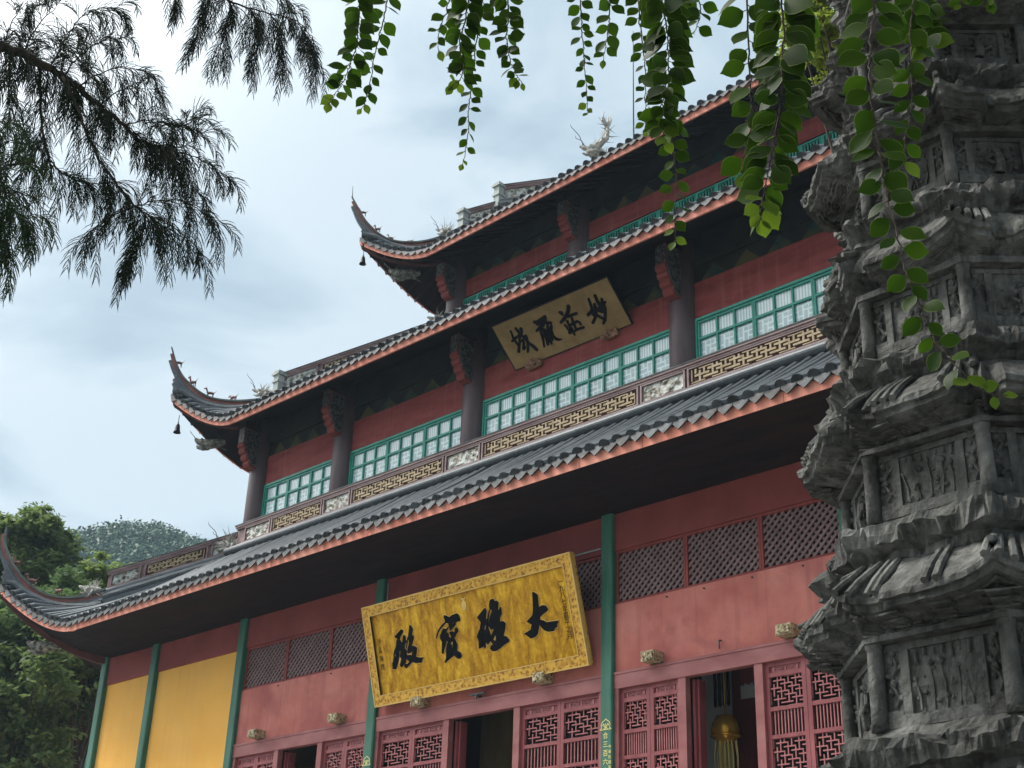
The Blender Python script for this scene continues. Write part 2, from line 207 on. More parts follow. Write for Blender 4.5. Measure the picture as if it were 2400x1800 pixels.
MAT['interior_wall'] = weather('interior_wall', (.03, .022, .02), (.045, .03, .028), 1, .9, 0, spec=.1)
MAT['lattice'] = weather('lattice_wood', (.165, .10, .098), (.24, .152, .147), 3, .65, .05, 50, spec=.25)
MAT['rail'] = weather('balustrade_wood', (.18, .105, .10), (.35, .24, .23), 2, .5, .08, 40, stretch=(.5, .5, 2), spec=.4)
MAT['rail_inner'] = weather('balustrade_red', (.20, .07, .05), (.30, .11, .075), 2, .6, .08, 40)
MAT['fret'] = weather('gilt_fretwork', (.28, .20, .11), (.46, .36, .23), 4, .55, .2, 60, metal=.15)
MAT['fret_back'] = weather('fret_backing', (.05, .022, .016), (.09, .035, .025), 2, .8, 0)
MAT['stone_post'] = weather('ridge_stone', (.28, .31, .29), (.46, .48, .45), 5, .8, .3, 30)
MAT['ridge_cap'] = weather('ridge_cap_tile', (.06, .066, .064), (.16, .17, .155), 3, .75, .3, 25)
MAT['ridge_red'] = weather('ridge_red_band', (.20, .07, .06), (.32, .13, .10), 3, .7, .2, 30)
MAT['beast'] = weather('glazed_beast', (.24, .22, .19), (.58, .55, .49), 7, .55, .4, 30, lo=.38, hi=.62)
MAT['beast_dark'] = weather('carved_wood_beast', (.05, .055, .05), (.34, .32, .26), 8, .6, .4, 30, lo=.42, hi=.66)
MAT['figure'] = weather('clay_figure', (.12, .05, .04), (.24, .12, .09), 6, .7, .2, 40)
MAT['bronze'] = weather('dark_bronze', (.012, .014, .016), (.03, .035, .035), 6, .5, .2, 40, metal=.5)
MAT['black'] = weather('black_lacquer', (.003, .003, .004), (.006, .006, .007), 6, .8, 0, spec=.08)
MAT['cut_edge'] = weather('pale_gilt_edge', (.66, .42, .10), (.78, .54, .18), 6, .5, 0, metal=.2)
MAT['goldpaint'] = weather('gold_paint', (.75, .62, .18), (.85, .75, .30), 8, .5, 0, metal=.1)
MAT['iron'] = weather('iron', (.05, .05, .055), (.10, .10, .10), 8, .5, .1, 30, metal=.6)
MAT['bark'] = weather('bark', (.035, .028, .022), (.09, .075, .06), 6, .9, .6, 20, stretch=(1, 1, .3), spec=.1)
MAT['twig'] = weather('twig', (.018, .013, .010), (.035, .026, .02), 12, .8, .3, 60, spec=.1)
MAT['vinestem'] = weather('vine_stem', (.03, .022, .012), (.07, .05, .025), 20, .7, .1, 60)
MAT['ground'] = weather('stone_paving', (.15, .15, .14), (.23, .23, .215), .6, .85, .2, 8, spec=.15)
MAT['terrace'] = weather('terrace_stone', (.24, .24, .22), (.36, .35, .33), 1, .8, .2, 8)

def tile_mat():
    m, nt, p = base_mat('grey_roof_tile')
    v = coords(nt)
    n1 = noise_tex(nt, v, 1.1, 8); n2 = noise_tex(nt, v, 14, 5)
    c = ramp(nt, n1, [(.3, (.042, .051, .059)), (.7, (.10, .115, .126))])
    c = mixc(nt, ramp(nt, n2, [(.45, (0, 0, 0)), (.75, (.5, .5, .5))]), c, (.16, .165, .155))
    nt.links.new(c, p.inputs['Base Color']); p.inputs['Roughness'].default_value = .48; p.inputs['Specular IOR Level'].default_value = .45
    w = nd(nt, 'ShaderNodeTexWave', wave_type='BANDS', bands_direction='Z'); w.inputs['Scale'].default_value = 1.35; w.inputs['Distortion'].default_value = .3
    nt.links.new(v, w.inputs[0])
    h = math_n(nt, 'ADD', math_n(nt, 'MULTIPLY', w.outputs['Fac'], .6), math_n(nt, 'MULTIPLY', n2, .5))
    b = nd(nt, 'ShaderNodeBump'); b.inputs['Strength'].default_value = .35; b.inputs['Distance'].default_value = .02
    nt.links.new(h, b.inputs['Height']); nt.links.new(b.outputs[0], p.inputs['Normal']); return m
MAT['tile'] = tile_mat()

MAT['drip'] = weather('dark_drip_tile', (.014, .016, .018), (.050, .056, .060), 3.5, .6, .4, 18, spec=.25, island=1.1)
def gold_mat():
    m, nt, p = base_mat('gold_leaf')
    v = coords(nt, (1, 1, 1)); v2 = coords(nt, (1.6, 1, .55))
    n = noise_tex(nt, v2, 3.2, 8, .65, .6); n2 = noise_tex(nt, v, 14, 5)
    f = math_n(nt, 'ADD', math_n(nt, 'MULTIPLY', n, .75), math_n(nt, 'MULTIPLY', n2, .25))
    c = ramp(nt, f, [(.36, (.28, .11, .001)), (.5, (.54, .27, .006)), (.66, (.84, .50, .035))])
    nt.links.new(c, p.inputs['Base Color']); p.inputs['Metallic'].default_value = .6
    nt.links.new(math_n(nt, 'MULTIPLY_ADD', n2, .4, .2), p.inputs['Roughness'])
    b = nd(nt, 'ShaderNodeBump'); b.inputs['Strength'].default_value = .12; b.inputs['Distance'].default_value = .01
    nt.links.new(n, b.inputs['Height']); nt.links.new(b.outputs[0], p.inputs['Normal']); return m
MAT['gold'] = gold_mat()
def carved_gold(name, dark, mid, lite, scale=9):
    m, nt, p = base_mat(name)
    v = coords(nt)
    vo = nd(nt, 'ShaderNodeTexVoronoi', feature='SMOOTH_F1'); vo.inputs['Scale'].default_value = scale
    nt.links.new(v, vo.inputs['Vector'])
    n = noise_tex(nt, v, scale * .9, 3, .5, 3.5)
    k = math_n(nt, 'ADD', math_n(nt, 'MULTIPLY', vo.outputs['Distance'], .6), math_n(nt, 'MULTIPLY', n, .7))
    c = ramp(nt, k, [(.40, dark), (.52, mid), (.72, lite)])
    nt.links.new(c, p.inputs['Base Color']); p.inputs['Roughness'].default_value = .5; p.inputs['Metallic'].default_value = .25
    b = nd(nt, 'ShaderNodeBump'); b.inputs['Strength'].default_value = .7; b.inputs['Distance'].default_value = .03
    nt.links.new(k, b.inputs['Height']); nt.links.new(b.outputs[0], p.inputs['Normal']); return m
MAT['gold_frame'] = carved_gold('carved_gilt_frame', (.20, .06, .004), (.52, .25, .018), (.76, .44, .055), 14)
MAT['gold_block'] = carved_gold('carved_gilt_block', (.06, .04, .018), (.27, .20, .10), (.56, .47, .29), 17)
MAT['brown_block'] = carved_gold('carved_brown_lion', (.05, .02, .012), (.20, .09, .05), (.36, .20, .11), 13)
MAT['dull_gold'] = weather('dull_gold_board', (.24, .15, .055), (.38, .25, .10), 2.2, .6, .1, 30, metal=.15)
MAT['picture'] = carved_gold('painted_relief', (.06, .04, .028), (.26, .22, .16), (.50, .53, .50), 8)
MAT['carved_panel'] = carved_gold('carved_dark_panel', (.012, .012, .014), (.045, .045, .045), (.15, .15, .14), 12)
MAT['motif'] = weather('door_motif', (.34, .10, .10), (.46, .17, .165), 5, .5, .05, 60)

def pane_mat(name, mode):
    m, nt, p = base_mat(name)
    g = nd(nt, 'ShaderNodeNewGeometry'); sx = nd(nt, 'ShaderNodeSeparateXYZ'); nt.links.new(g.outputs['Position'], sx.inputs[0])
    if mode == 'stripe':
        w = math_n(nt, 'FRACT', math_n(nt, 'MULTIPLY', sx.outputs[0], 12.5)); f = math_n(nt, 'GREATER_THAN', w, .42)
    else:
        cb = nd(nt, 'ShaderNodeCombineXYZ'); nt.links.new(sx.outputs[0], cb.inputs[0]); nt.links.new(sx.outputs[2], cb.inputs[1])
        def brick(sc, w, h, rot):
            mp = nd(nt, 'ShaderNodeMapping'); mp.inputs['Rotation'].default_value = (0, 0, rot); nt.links.new(cb.outputs[0], mp.inputs[0])
            b = nd(nt, 'ShaderNodeTexBrick'); b.inputs['Scale'].default_value = sc; b.inputs['Mortar Size'].default_value = .022
            b.inputs['Brick Width'].default_value = w; b.inputs['Row Height'].default_value = h; b.inputs['Mortar Smooth'].default_value = 0
            nt.links.new(mp.outputs[0], b.inputs['Vector']); return b.outputs['Fac']
        fa = brick(1, .27, .135, 0); fb = brick(1, .27, .135, math.pi / 2)
        cell = nd(nt, 'ShaderNodeTexChecker'); cell.inputs['Scale'].default_value = 3.7; nt.links.new(cb.outputs[0], cell.inputs['Vector'])
        mx = nd(nt, 'ShaderNodeMix', data_type='FLOAT'); nt.links.new(cell.outputs['Fac'], mx.inputs[0]); nt.links.new(fa, mx.inputs[2]); nt.links.new(fb, mx.inputs[3]); f = mx.outputs[0]
    n = noise_tex(nt, coords(nt), .7, 4)
    oi = nd(nt, 'ShaderNodeObjectInfo')
    n = math_n(nt, 'ADD', n, math_n(nt, 'MULTIPLY_ADD', oi.outputs['Random'], .3, -.15))
    glass = ramp(nt, n, [(.35, (.32, .44, .46)), (.7, (.48, .61, .62))]); wood = ramp(nt, n, [(.35, (.56, .71, .72)), (.7, (.74, .85, .85))])
    nt.links.new(mixc(nt, f, glass, wood), p.inputs['Base Color']); p.inputs['Roughness'].default_value = .18; p.inputs['Specular IOR Level'].default_value = .5
    return m
MAT['pane_up'] = pane_mat('pane_with_upright_bars', 'stripe'); MAT['pane_low'] = pane_mat('pane_with_fret_bars', 'fret')

def stone_mat():
    m, nt, p = base_mat('weathered_pagoda_stone')
    v = coords(nt)
    n1 = noise_tex(nt, v, 2.2, 8, .65); n2 = noise_tex(nt, v, 17, 6); n3 = noise_tex(nt, coords(nt, (5, 5, .8)), 3, 6)
    c = ramp(nt, n1, [(.3, (.040, .040, .036)), (.52, (.108, .108, .10)), (.72, (.245, .245, .23))])
    c = mixc(nt, ramp(nt, n3, [(.46, (0, 0, 0)), (.66, (.75, .75, .75))]), c, (.030, .030, .028))
    c = mixc(nt, ramp(nt, n2, [(.52, (0, 0, 0)), (.75, (.35, .35, .35))]), c, (.24, .24, .225))
    nt.links.new(c, p.inputs['Base Color']); p.inputs['Roughness'].default_value = .85; p.inputs['Specular IOR Level'].default_value = .12
    vo = nd(nt, 'ShaderNodeTexVoronoi', feature='F1'); vo.inputs['Scale'].default_value = 16; nt.links.new(v, vo.inputs['Vector'])
    h = math_n(nt, 'ADD', math_n(nt, 'MULTIPLY', n2, .8), math_n(nt, 'MULTIPLY', vo.outputs['Distance'], .35))
    b = nd(nt, 'ShaderNodeBump'); b.inputs['Strength'].default_value = .9; b.inputs['Distance'].default_value = .03
    nt.links.new(h, b.inputs['Height']); nt.links.new(b.outputs[0], p.inputs['Normal']); return m
MAT['stone'] = stone_mat()

def leaf_mat(name, lo, hi, trans=.45, tcol=(.30, .42, .04), veins=False, rough=.45):
    m, nt, p = base_mat(name)
    g = nd(nt, 'ShaderNodeNewGeometry')
    c = ramp(nt, g.outputs['Random Per Island'], [(0, lo), (1, hi)])
    if veins:
        uv = nd(nt, 'ShaderNodeUVMap'); uv.uv_map = 'UVMap'; s = nd(nt, 'ShaderNodeSeparateXYZ'); nt.links.new(uv.outputs[0], s.inputs[0])
        au = math_n(nt, 'ABSOLUTE', s.outputs[0])
        ph = math_n(nt, 'SINE', math_n(nt, 'MULTIPLY', math_n(nt, 'SUBTRACT', s.outputs[1], math_n(nt, 'MULTIPLY', au, .28)), 40.0))
        side = math_n(nt, 'GREATER_THAN', ph, .82); mid = math_n(nt, 'LESS_THAN', au, .06)
        vf = math_n(nt, 'MULTIPLY', math_n(nt, 'MAXIMUM', side, mid), .35)
        edge = math_n(nt, 'MULTIPLY', math_n(nt, 'GREATER_THAN', au, .93), .5)  # bright glow along the leaf edges, put into the colour as a pale margin
        c = mixc(nt, vf, c, (hi[0] * .45, hi[1] * .45, hi[2] * .4)); c = mixc(nt, edge, c, (.30, .36, .12))
    nt.links.new(c, p.inputs['Base Color']); p.inputs['Roughness'].default_value = rough; p.inputs['Specular IOR Level'].default_value = .12
    t = nd(nt, 'ShaderNodeBsdfTranslucent'); nt.links.new(mixc(nt, 1.0, c, tcol, 'ADD') if False else mixc(nt, .55, c, tcol), t.inputs[0])
    mx = nd(nt, 'ShaderNodeMixShader'); mx.inputs[0].default_value = trans
    nt.links.new(p.outputs[0], mx.inputs[1]); nt.links.new(t.outputs[0], mx.inputs[2])
    nt.links.new(mx.outputs[0], nt.nodes['Material Output'].inputs['Surface']); return m
MAT['vineleaf'] = leaf_mat('vine_leaf', (.009, .024, .003), (.036, .070, .006), .45, (.05, .13, .004), True)
MAT['vinetip'] = leaf_mat('young_vine_leaf', (.045, .090, .010), (.09, .145, .015), .5, (.17, .27, .015), True)
MAT['needle'] = leaf_mat('conifer_needle', (.010, .016, .010), (.022, .034, .018), .2, (.03, .05, .02))
MAT['tree_dark'] = leaf_mat('dark_tree_leaf', (.055, .105, .045), (.125, .19, .08), .45, (.13, .21, .06))
MAT['tree_mid'] = leaf_mat('mid_tree_leaf', (.08, .135, .05), (.18, .235, .09), .45, (.18, .25, .07))
MAT['tree_lite'] = leaf_mat('light_tree_leaf', (.12, .19, .055), (.23, .29, .09), .45, (.24, .32, .07))
MAT['tree_bright'] = leaf_mat('bright_tree_leaf', (.10, .16, .03), (.22, .28, .05), .5, (.35, .42, .06))
MAT['hill'] = leaf_mat('hill_forest', (.034, .085, .040), (.052, .112, .050), .0, (.1, .1, .1))
# ------------------------------------------------------------------ the hall
PX = [-16.276, -13.5, -9.2185, -3.6, 3.6, 9.2185, 13.5, 16.276]
Y2, Y3 = 2.7755, 7.0574
YB, YB2, YB3 = 26.0, 26.0 - Y2, 26.0 - Y3
ZF, ZL, ZB, ZT, ZS = .9, 7.05, 8.48, 9.62, 10.42
hall = thing('temple_hall', (0, 0, ZF), 'three-tiered temple hall with red walls, grey tiled upturned eaves and teal windows', 'temple')
rng = random.Random(7)

def strip_lattice(mb, x0, x1, z0, z1, pitch, w, y):
    """crossing 45 degree slats clipped to the opening"""
    W, H = x1 - x0, z1 - z0
    for sgn, yy in ((1, y), (-1, y + .022)):
        k = -H
        while k < W:
            a0, a1 = max(0, k), min(W, k + H)
            if a1 - a0 > .02:
                h0, h1 = a0 - k, a1 - k
                if sgn < 0: h0, h1 = H - h0, H - h1
                p, q = Vector((x0 + a0, yy, z0 + h0)), Vector((x0 + a1, yy, z0 + h1))
                d = (q - p).normalized(); n = Vector((-d.z, 0, d.x)) * w / 2; o = Vector((0, .02, 0))
                mb.hexa([p - n, p + n, p + n + o, p - n + o, q - n, q + n, q + n + o, q - n + o])
            k += pitch
# pinwheel fret: bars on a cell grid
def fret_bars(nx, ny):
    bars = []
    for j in range(ny + 1):
        for i in range(nx + 1):
            m = (i + 2 * j) % 5
            if m == 0: bars.append((i, j, min(nx, i + 3), j))
            if (i * 3 + j) % 5 == 1: bars.append((i, j, i, min(ny, j + 3)))
    return bars
def fret(mb, M, u0, u1, v0, v1, nx, ny, w, n0, n1):
    du, dv = (u1 - u0) / nx, (v1 - v0) / ny
    for a, b, c, d in fret_bars(nx, ny):
        U0, V0, U1, V1 = u0 + a * du, v0 + b * dv, u0 + c * du, v0 + d * dv
        horiz = b == d; e = 0 if horiz else .003
        if U1 - U0 < 1e-6 and V1 - V0 < 1e-6: continue
        mb.mbox(M, max(u0, U0 - w / 2), min(u1, U1 + w / 2), max(v0, V0 - w / 2), min(v1, V1 + w / 2), n0 + e, n1 - e)

# ---- ground storey walls
def bay_edges(i): return PX[i] + .15, PX[i + 1] - .15
mb = MB()
for i in range(7):
    x0, x1 = bay_edges(i); mb.box(x0 - .15, x1 + .15, -.02, .22, ZT + .002, 10.9)
mb.build('wall_beam', MAT['beam_red'], hall)
mb = MB()
for i in (2, 3, 4):
    x0, x1 = bay_edges(i); mb.box(x0 - .05, x1 + .05, 0, .2, ZL + .03, ZB)
mb.build('plaster_panel', MAT['plaster'], hall)
for i in (0, 1, 5, 6):
    mb = MB(); x0, x1 = bay_edges(i); mb.box(x0 - .05, x1 + .05, .03, .2, ZF, ZT); mb.build('yellow_wall_panel', MAT['yellow'], hall, label='plain yellow wall panel')
mb = MB()   # side and back walls
for X in (PX[0], PX[-1]): mb.box(X - .15, X + .15, .23, YB, ZF, 10.9)
mb.box(PX[0] - .15, PX[-1] + .15, YB + .003, YB + .3, ZF, 10.9)
mb.build('side_wall', MAT['yellow'], hall)
mb = MB(); mb.box(PX[0] + .16, PX[-1] - .16, .26, YB - .01, 10.0, 10.3); mb.box(PX[0] + .16, PX[-1] - .16, 9.0, 9.2, ZF, 9.99)
mb.build('inner_wall', MAT['interior_wall'], hall)
mb = MB(); mb.box(PX[0] + .16, PX[-1] - .16, .02, 8.99, ZF + .004, ZF + .02); mb.build('floor', MAT['interior_wall'], hall)
for i, X in enumerate(PX):
    mb = MB(); c = .025
    prof = [(-.15, .1), (-.15, -.12 + c), (-.15 + c, -.12), (.15 - c, -.12), (.15, -.12 + c), (.15, .1)]
    mb.grid([[(X + a, b, z) for a, b in prof] for z in (ZF, 4, 7, ZS + .3)])
    pil = mb.build('pilaster', MAT['pilaster'], hall)
    if i in (3, 4): PIL = (PIL, pil) if i == 4 else pil
# lattice ventilators over the plaster
for i in (2, 3, 4):
    x0, x1 = bay_edges(i); n = 3; W = (x1 - x0) / n
    mb = MB()
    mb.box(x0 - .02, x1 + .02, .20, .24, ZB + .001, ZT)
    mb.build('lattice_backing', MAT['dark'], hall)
    for k in range(n):
        a, b = x0 + k * W, x0 + (k + 1) * W
        fr = MB(); t = .055
        fr.box(a + .003, a + t, .03, .12, ZB + .002, ZT); fr.box(b - t, b - .003, .03, .12, ZB + .002, ZT)
        fr.box(a + t, b - t, .032, .118, ZT - t, ZT - .001); fr.box(a + t, b - t, .032, .118, ZB + .002, ZB + t)
        f = fr.build('lattice_panel', MAT['beam_red'], hall)
        l = MB(); strip_lattice(l, a + t, b - t, ZB + t, ZT - t, .16, .05, .06); l.build('diagonal_slats', MAT['lattice'], f)
# nail heads under the lattices
for i, us in ((4, (.25, .42, .63, .84)), (2, (.3, .7))):
    x0, x1 = bay_edges(i)
    for u in us:
        m = MB(); X = x0 + (x1 - x0) * u; m.tube([(X, .02, ZB - .09), (X, -.035, ZB - .085)], .016, 6); m.build('nail_head', MAT['iron'], hall)
# doors
ZD = 6.74
def door_leaf(x0, x1):
    f = MB(); M = FRONT(.07); s = .085
    f.mbox(M, x0, x0 + s, ZF, ZD, -.04, .03); f.mbox(M, x1 - s, x1, ZF, ZD, -.04, .03)
    zs = [(ZD - .08, ZD), (6.47, 6.55), (5.86, 5.93), (5.37, 5.44), (4.70, 4.77), (4.2, 4.27), (ZF, ZF + .2)]
    for a, b in zs: f.mbox(M, x0 + s, x1 - s, a, b, -.038, .028)
    f.mbox(M, x0 + s, x1 - s, 6.55, ZD - .08, -.02, -.005)          # top board
    f.mbox(M, x0 + s, x1 - s, ZF + .2, 4.2, -.02, -.005)
    for a, b, c, d in ((x0 + s, x0 + s + .018, 6.55, ZD - .08), (x1 - s - .018, x1 - s, 6.55, ZD - .08)): f.mbox(M, a, b, c, d, -.005, .012)
    leaf = f.build('door_leaf', MAT['door'], hall)
    m = MB(); cx, cz, w, h = (x0 + x1) / 2, 6.605, (x1 - x0) * .27, .035    # raised knot motif
    for a, b, c, d in ((-1, 1, 1.0, 1.25), (-1, 1, -1.25, -1.0), (-1.15, -1, -1.25, 1.25), (1, 1.15, -1.25, 1.25), (-.7, -.2, .2, .42), (.2, .7, .2, .42), (-.7, -.2, -.42, -.2), (.2, .7, -.42, -.2), (-.06, .06, -1, 1), (-.5, -.4, -.4, .4), (.4, .5, -.4, .4)):
        m.mbox(M, cx + a * w, cx + b * w, cz + c * h, cz + d * h, -.004, .010)
    m.build('carved_motif', MAT['motif'], leaf)
    l = MB(); a, b = x0 + s, x1 - s; wb = .021
    for v0, v1 in ((5.93, 6.47), (4.77, 5.37)):
        fret(l, M, a, b, v0, v1, 9, 8, wb, -.02, .005)
    n = 9
    for k in range(1, n + 1):
        u = a + (b - a) * k / (n + 1); l.mbox(M, u - wb / 2, u + wb / 2, 5.44, 5.86, -.02, .004)
    l.build('door_lattice', MAT['motif'], leaf)
def door_bay(x0, x1, op0, op1):
    p = MB(); pw = .18
    p.box(x0 - .04, x1 + .04, -.05, .12, ZD + .002, ZL + .028)
    p.box(x0, x1, -.065, -.052, ZL - .03, ZL + .02)
    for a, b in ((x0, x0 + .1), (op0 - pw, op0), (op1, op1 + pw), (x1 - .1, x1)): p.box(a, b, -.03, .12, ZF, ZD)
    p.build('door_frame', MAT['lintel'], hall)
    for a, b in ((x0 + .1, op0 - pw), (op1 + pw, x1 - .1)):
        m = (a + b) / 2; door_leaf(a + .004, m - .004); door_leaf(m + .004, b - .004)
    d = MB(); M = FRONT(.16)
    d.box(op0 + .02, op0 + .075, .16, .30, ZF, ZD - .02); d.box(op0 + .085, op0 + .13, .22, .42, ZF, ZD - .02)
    d.build('open_door_leaf', MAT['door'], hall)
door_bay(*bay_edges(2), -7.15, -5.6)
door_bay(*bay_edges(3), -1.0, .98)
door_bay(*bay_edges(4), 5.5, 7.06)
def shade(x0, x1):
    m = MB(); m.box(x0, x1, .9, .94, ZF, ZL); return m
for (a, b), (o0, o1) in zip([bay_edges(i) for i in (2, 3, 4)], [(-7.15, -5.6), (-1.0, .98), (5.5, 7.06)]):
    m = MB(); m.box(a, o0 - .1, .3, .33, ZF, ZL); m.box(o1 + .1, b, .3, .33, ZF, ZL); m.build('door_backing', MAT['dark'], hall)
# carved gilt blocks over the doors
for X in (-7.97, -4.77, 4.82, 7.92, -1.83, 1.93):
    m = MB(); x0, x1, z0, z1 = X - .18, X + .14, 7.08, 7.30
    m.box(x0, x1, -.30, -.002, z0 + .02, z1); m.box(x0 + .03, x1 - .03, -.325, -.302, z0 + .045, z1 - .03)
    for k in range(10):
        m.blob((rng.uniform(x0 + .06, x1 - .06), -.325, rng.uniform(z0 + .07, z1 - .05)), rng.uniform(.018, .034), 1, .3, (1, .6, 1), k)
    m.build('lintel_block', MAT['gold_block'], hall)
# inscription on the central pilasters
def glyph_mesh(ch, size, M, u, v, mb, depth=.004):
    cu = bpy.data.curves.new('glyph', 'FONT'); cu.body = ch; cu.size = size; cu.align_x = 'CENTER'; cu.resolution_u = 2
    o = bpy.data.objects.new('glyph', cu); COL.objects.link(o)
    dg = bpy.context.evaluated_depsgraph_get(); dg.update()
    me = o.evaluated_get(dg).to_mesh()
    vs = [M(u + p.co.x, v + p.co.y, depth) for p in me.vertices]; fs = [tuple(p.vertices) for p in me.polygons]
    o.evaluated_get(dg).to_mesh_clear()
    mb.add(vs, fs)
    bpy.data.objects.remove(o); bpy.data.curves.remove(cu)
M = FRONT(-.12)
def stroke_line(mb, M, pts, w, n0, n1):
    """brush stroke: pts (u, v, width)"""
    P = []
    for i in range(len(pts) - 1):
        a, b = pts[i], pts[i + 1]
        for k in range(4):
            t = k / 4; P.append([a[j] + (b[j] - a[j]) * t for j in range(3)])
    P.append(list(pts[-1]))
    L, Rr = [], []
    for i, p in enumerate(P):
        q, r = P[max(0, i - 1)], P[min(len(P) - 1, i + 1)]
        d = Vector((r[0] - q[0], r[1] - q[1])); d.normalize(); n = Vector((-d.y, d.x)); h = p[2] / 2
        L.append((p[0] + n.x * h, p[1] + n.y * h)); Rr.append((p[0] - n.x * h, p[1] - n.y * h))
    d = Vector((P[0][0] - P[1][0], P[0][1] - P[1][1])).normalized(); h0 = P[0][2] * .35
    e = Vector((P[-1][0] - P[-2][0], P[-1][1] - P[-2][1])).normalized(); h1 = P[-1][2] * .35
    loop = [(P[0][0] + d.x * h0, P[0][1] + d.y * h0)] + L + [(P[-1][0] + e.x * h1, P[-1][1] + e.y * h1)] + Rr[::-1]
    mb.add([M(a, b, n1) for a, b in loop] + [M(a, b, n0) for a, b in loop], [])
    b = len(mb.v) - 2 * len(loop); N = len(loop); m = len(P)
    fs = [(0, 1, N - 1)]
    for i in range(m - 1): fs.append((1 + i, 2 + i, N - 2 - i, N - 1 - i))
    fs.append((m, m + 1, m + 2))
    for i in range(N): fs.append((i, N + i, N + (i + 1) % N, (i + 1) % N))
    mb.f.extend([tuple(b + i for i in f) for f in fs])
def emblem(mb, X, z):
    w = .012
    def arc(pts): stroke_line(mb, M, [(X + a, z + b, w) for a, b in pts], w, .001, .005)
    arc([(-.145, 0), (-.10, .03), (-.115, .09), (-.09, .14), (-.04, .17), (0, .20), (.04, .17), (.09, .14), (.115, .09), (.10, .03), (.145, 0)])
    arc([(-.13, -.005), (.13, -.005)]); arc([(0, .01), (0, .11)])
    for s in (-1, 1): arc([(s * .02, .02), (s * .03, .08), (s * .055, .11), (s * .075, .085), (s * .055, .065)])
    arc([(-.05, .012), (0, .03), (.05, .012)])
for X, par, big, small, z0 in ((PX[4], PIL[1], '合三百六十古佛', '中華民國第一乙丑', 5.96), (PX[3], PIL[0], '', '', 6.0)):
    mb = MB(); emblem(mb, X, z0)
    for k, ch in enumerate(big): glyph_mesh(ch, .135, M, X - .005, z0 - .17 - k * .168, mb)
    for k, ch in enumerate(small): glyph_mesh(ch, .075, M, X + .105, z0 - .37 - k * .098, mb)
    mb.build('gilt_inscription', MAT['goldpaint'], par)
mb = MB()    # iron hooks and a bracket fixed over the lintel, a cable under the beam
mb.tube([(6.35, -.02, 7.3), (6.35, -.09, 7.29), (6.36, -.10, 7.2), (6.35, -.08, 7.13)], .018, 6)
mb.build('iron_hook', MAT['iron'], hall); mb = MB()
mb.tube([(-.05, -.01, 7.12), (-.05, -.14, 7.13), (-.05, -.15, 7.03)], .025, 6); mb.box(-.28, .2, -.16, -.1, 7.125, 7.16)
mb.build('iron_bracket', MAT['iron'], hall)
mb = MB(); mb.tube([(1.5, -.06, 9.72), (3.4, -.06, 9.735)], .018, 6); mb.build('cable', MAT['stone_post'], hall); mb = MB(); mb.tube([(-3.36, -.06, 9.4), (-3.36, -.06, 10.3)], .014, 6); mb.build('cable', MAT['stone_post'], hall)

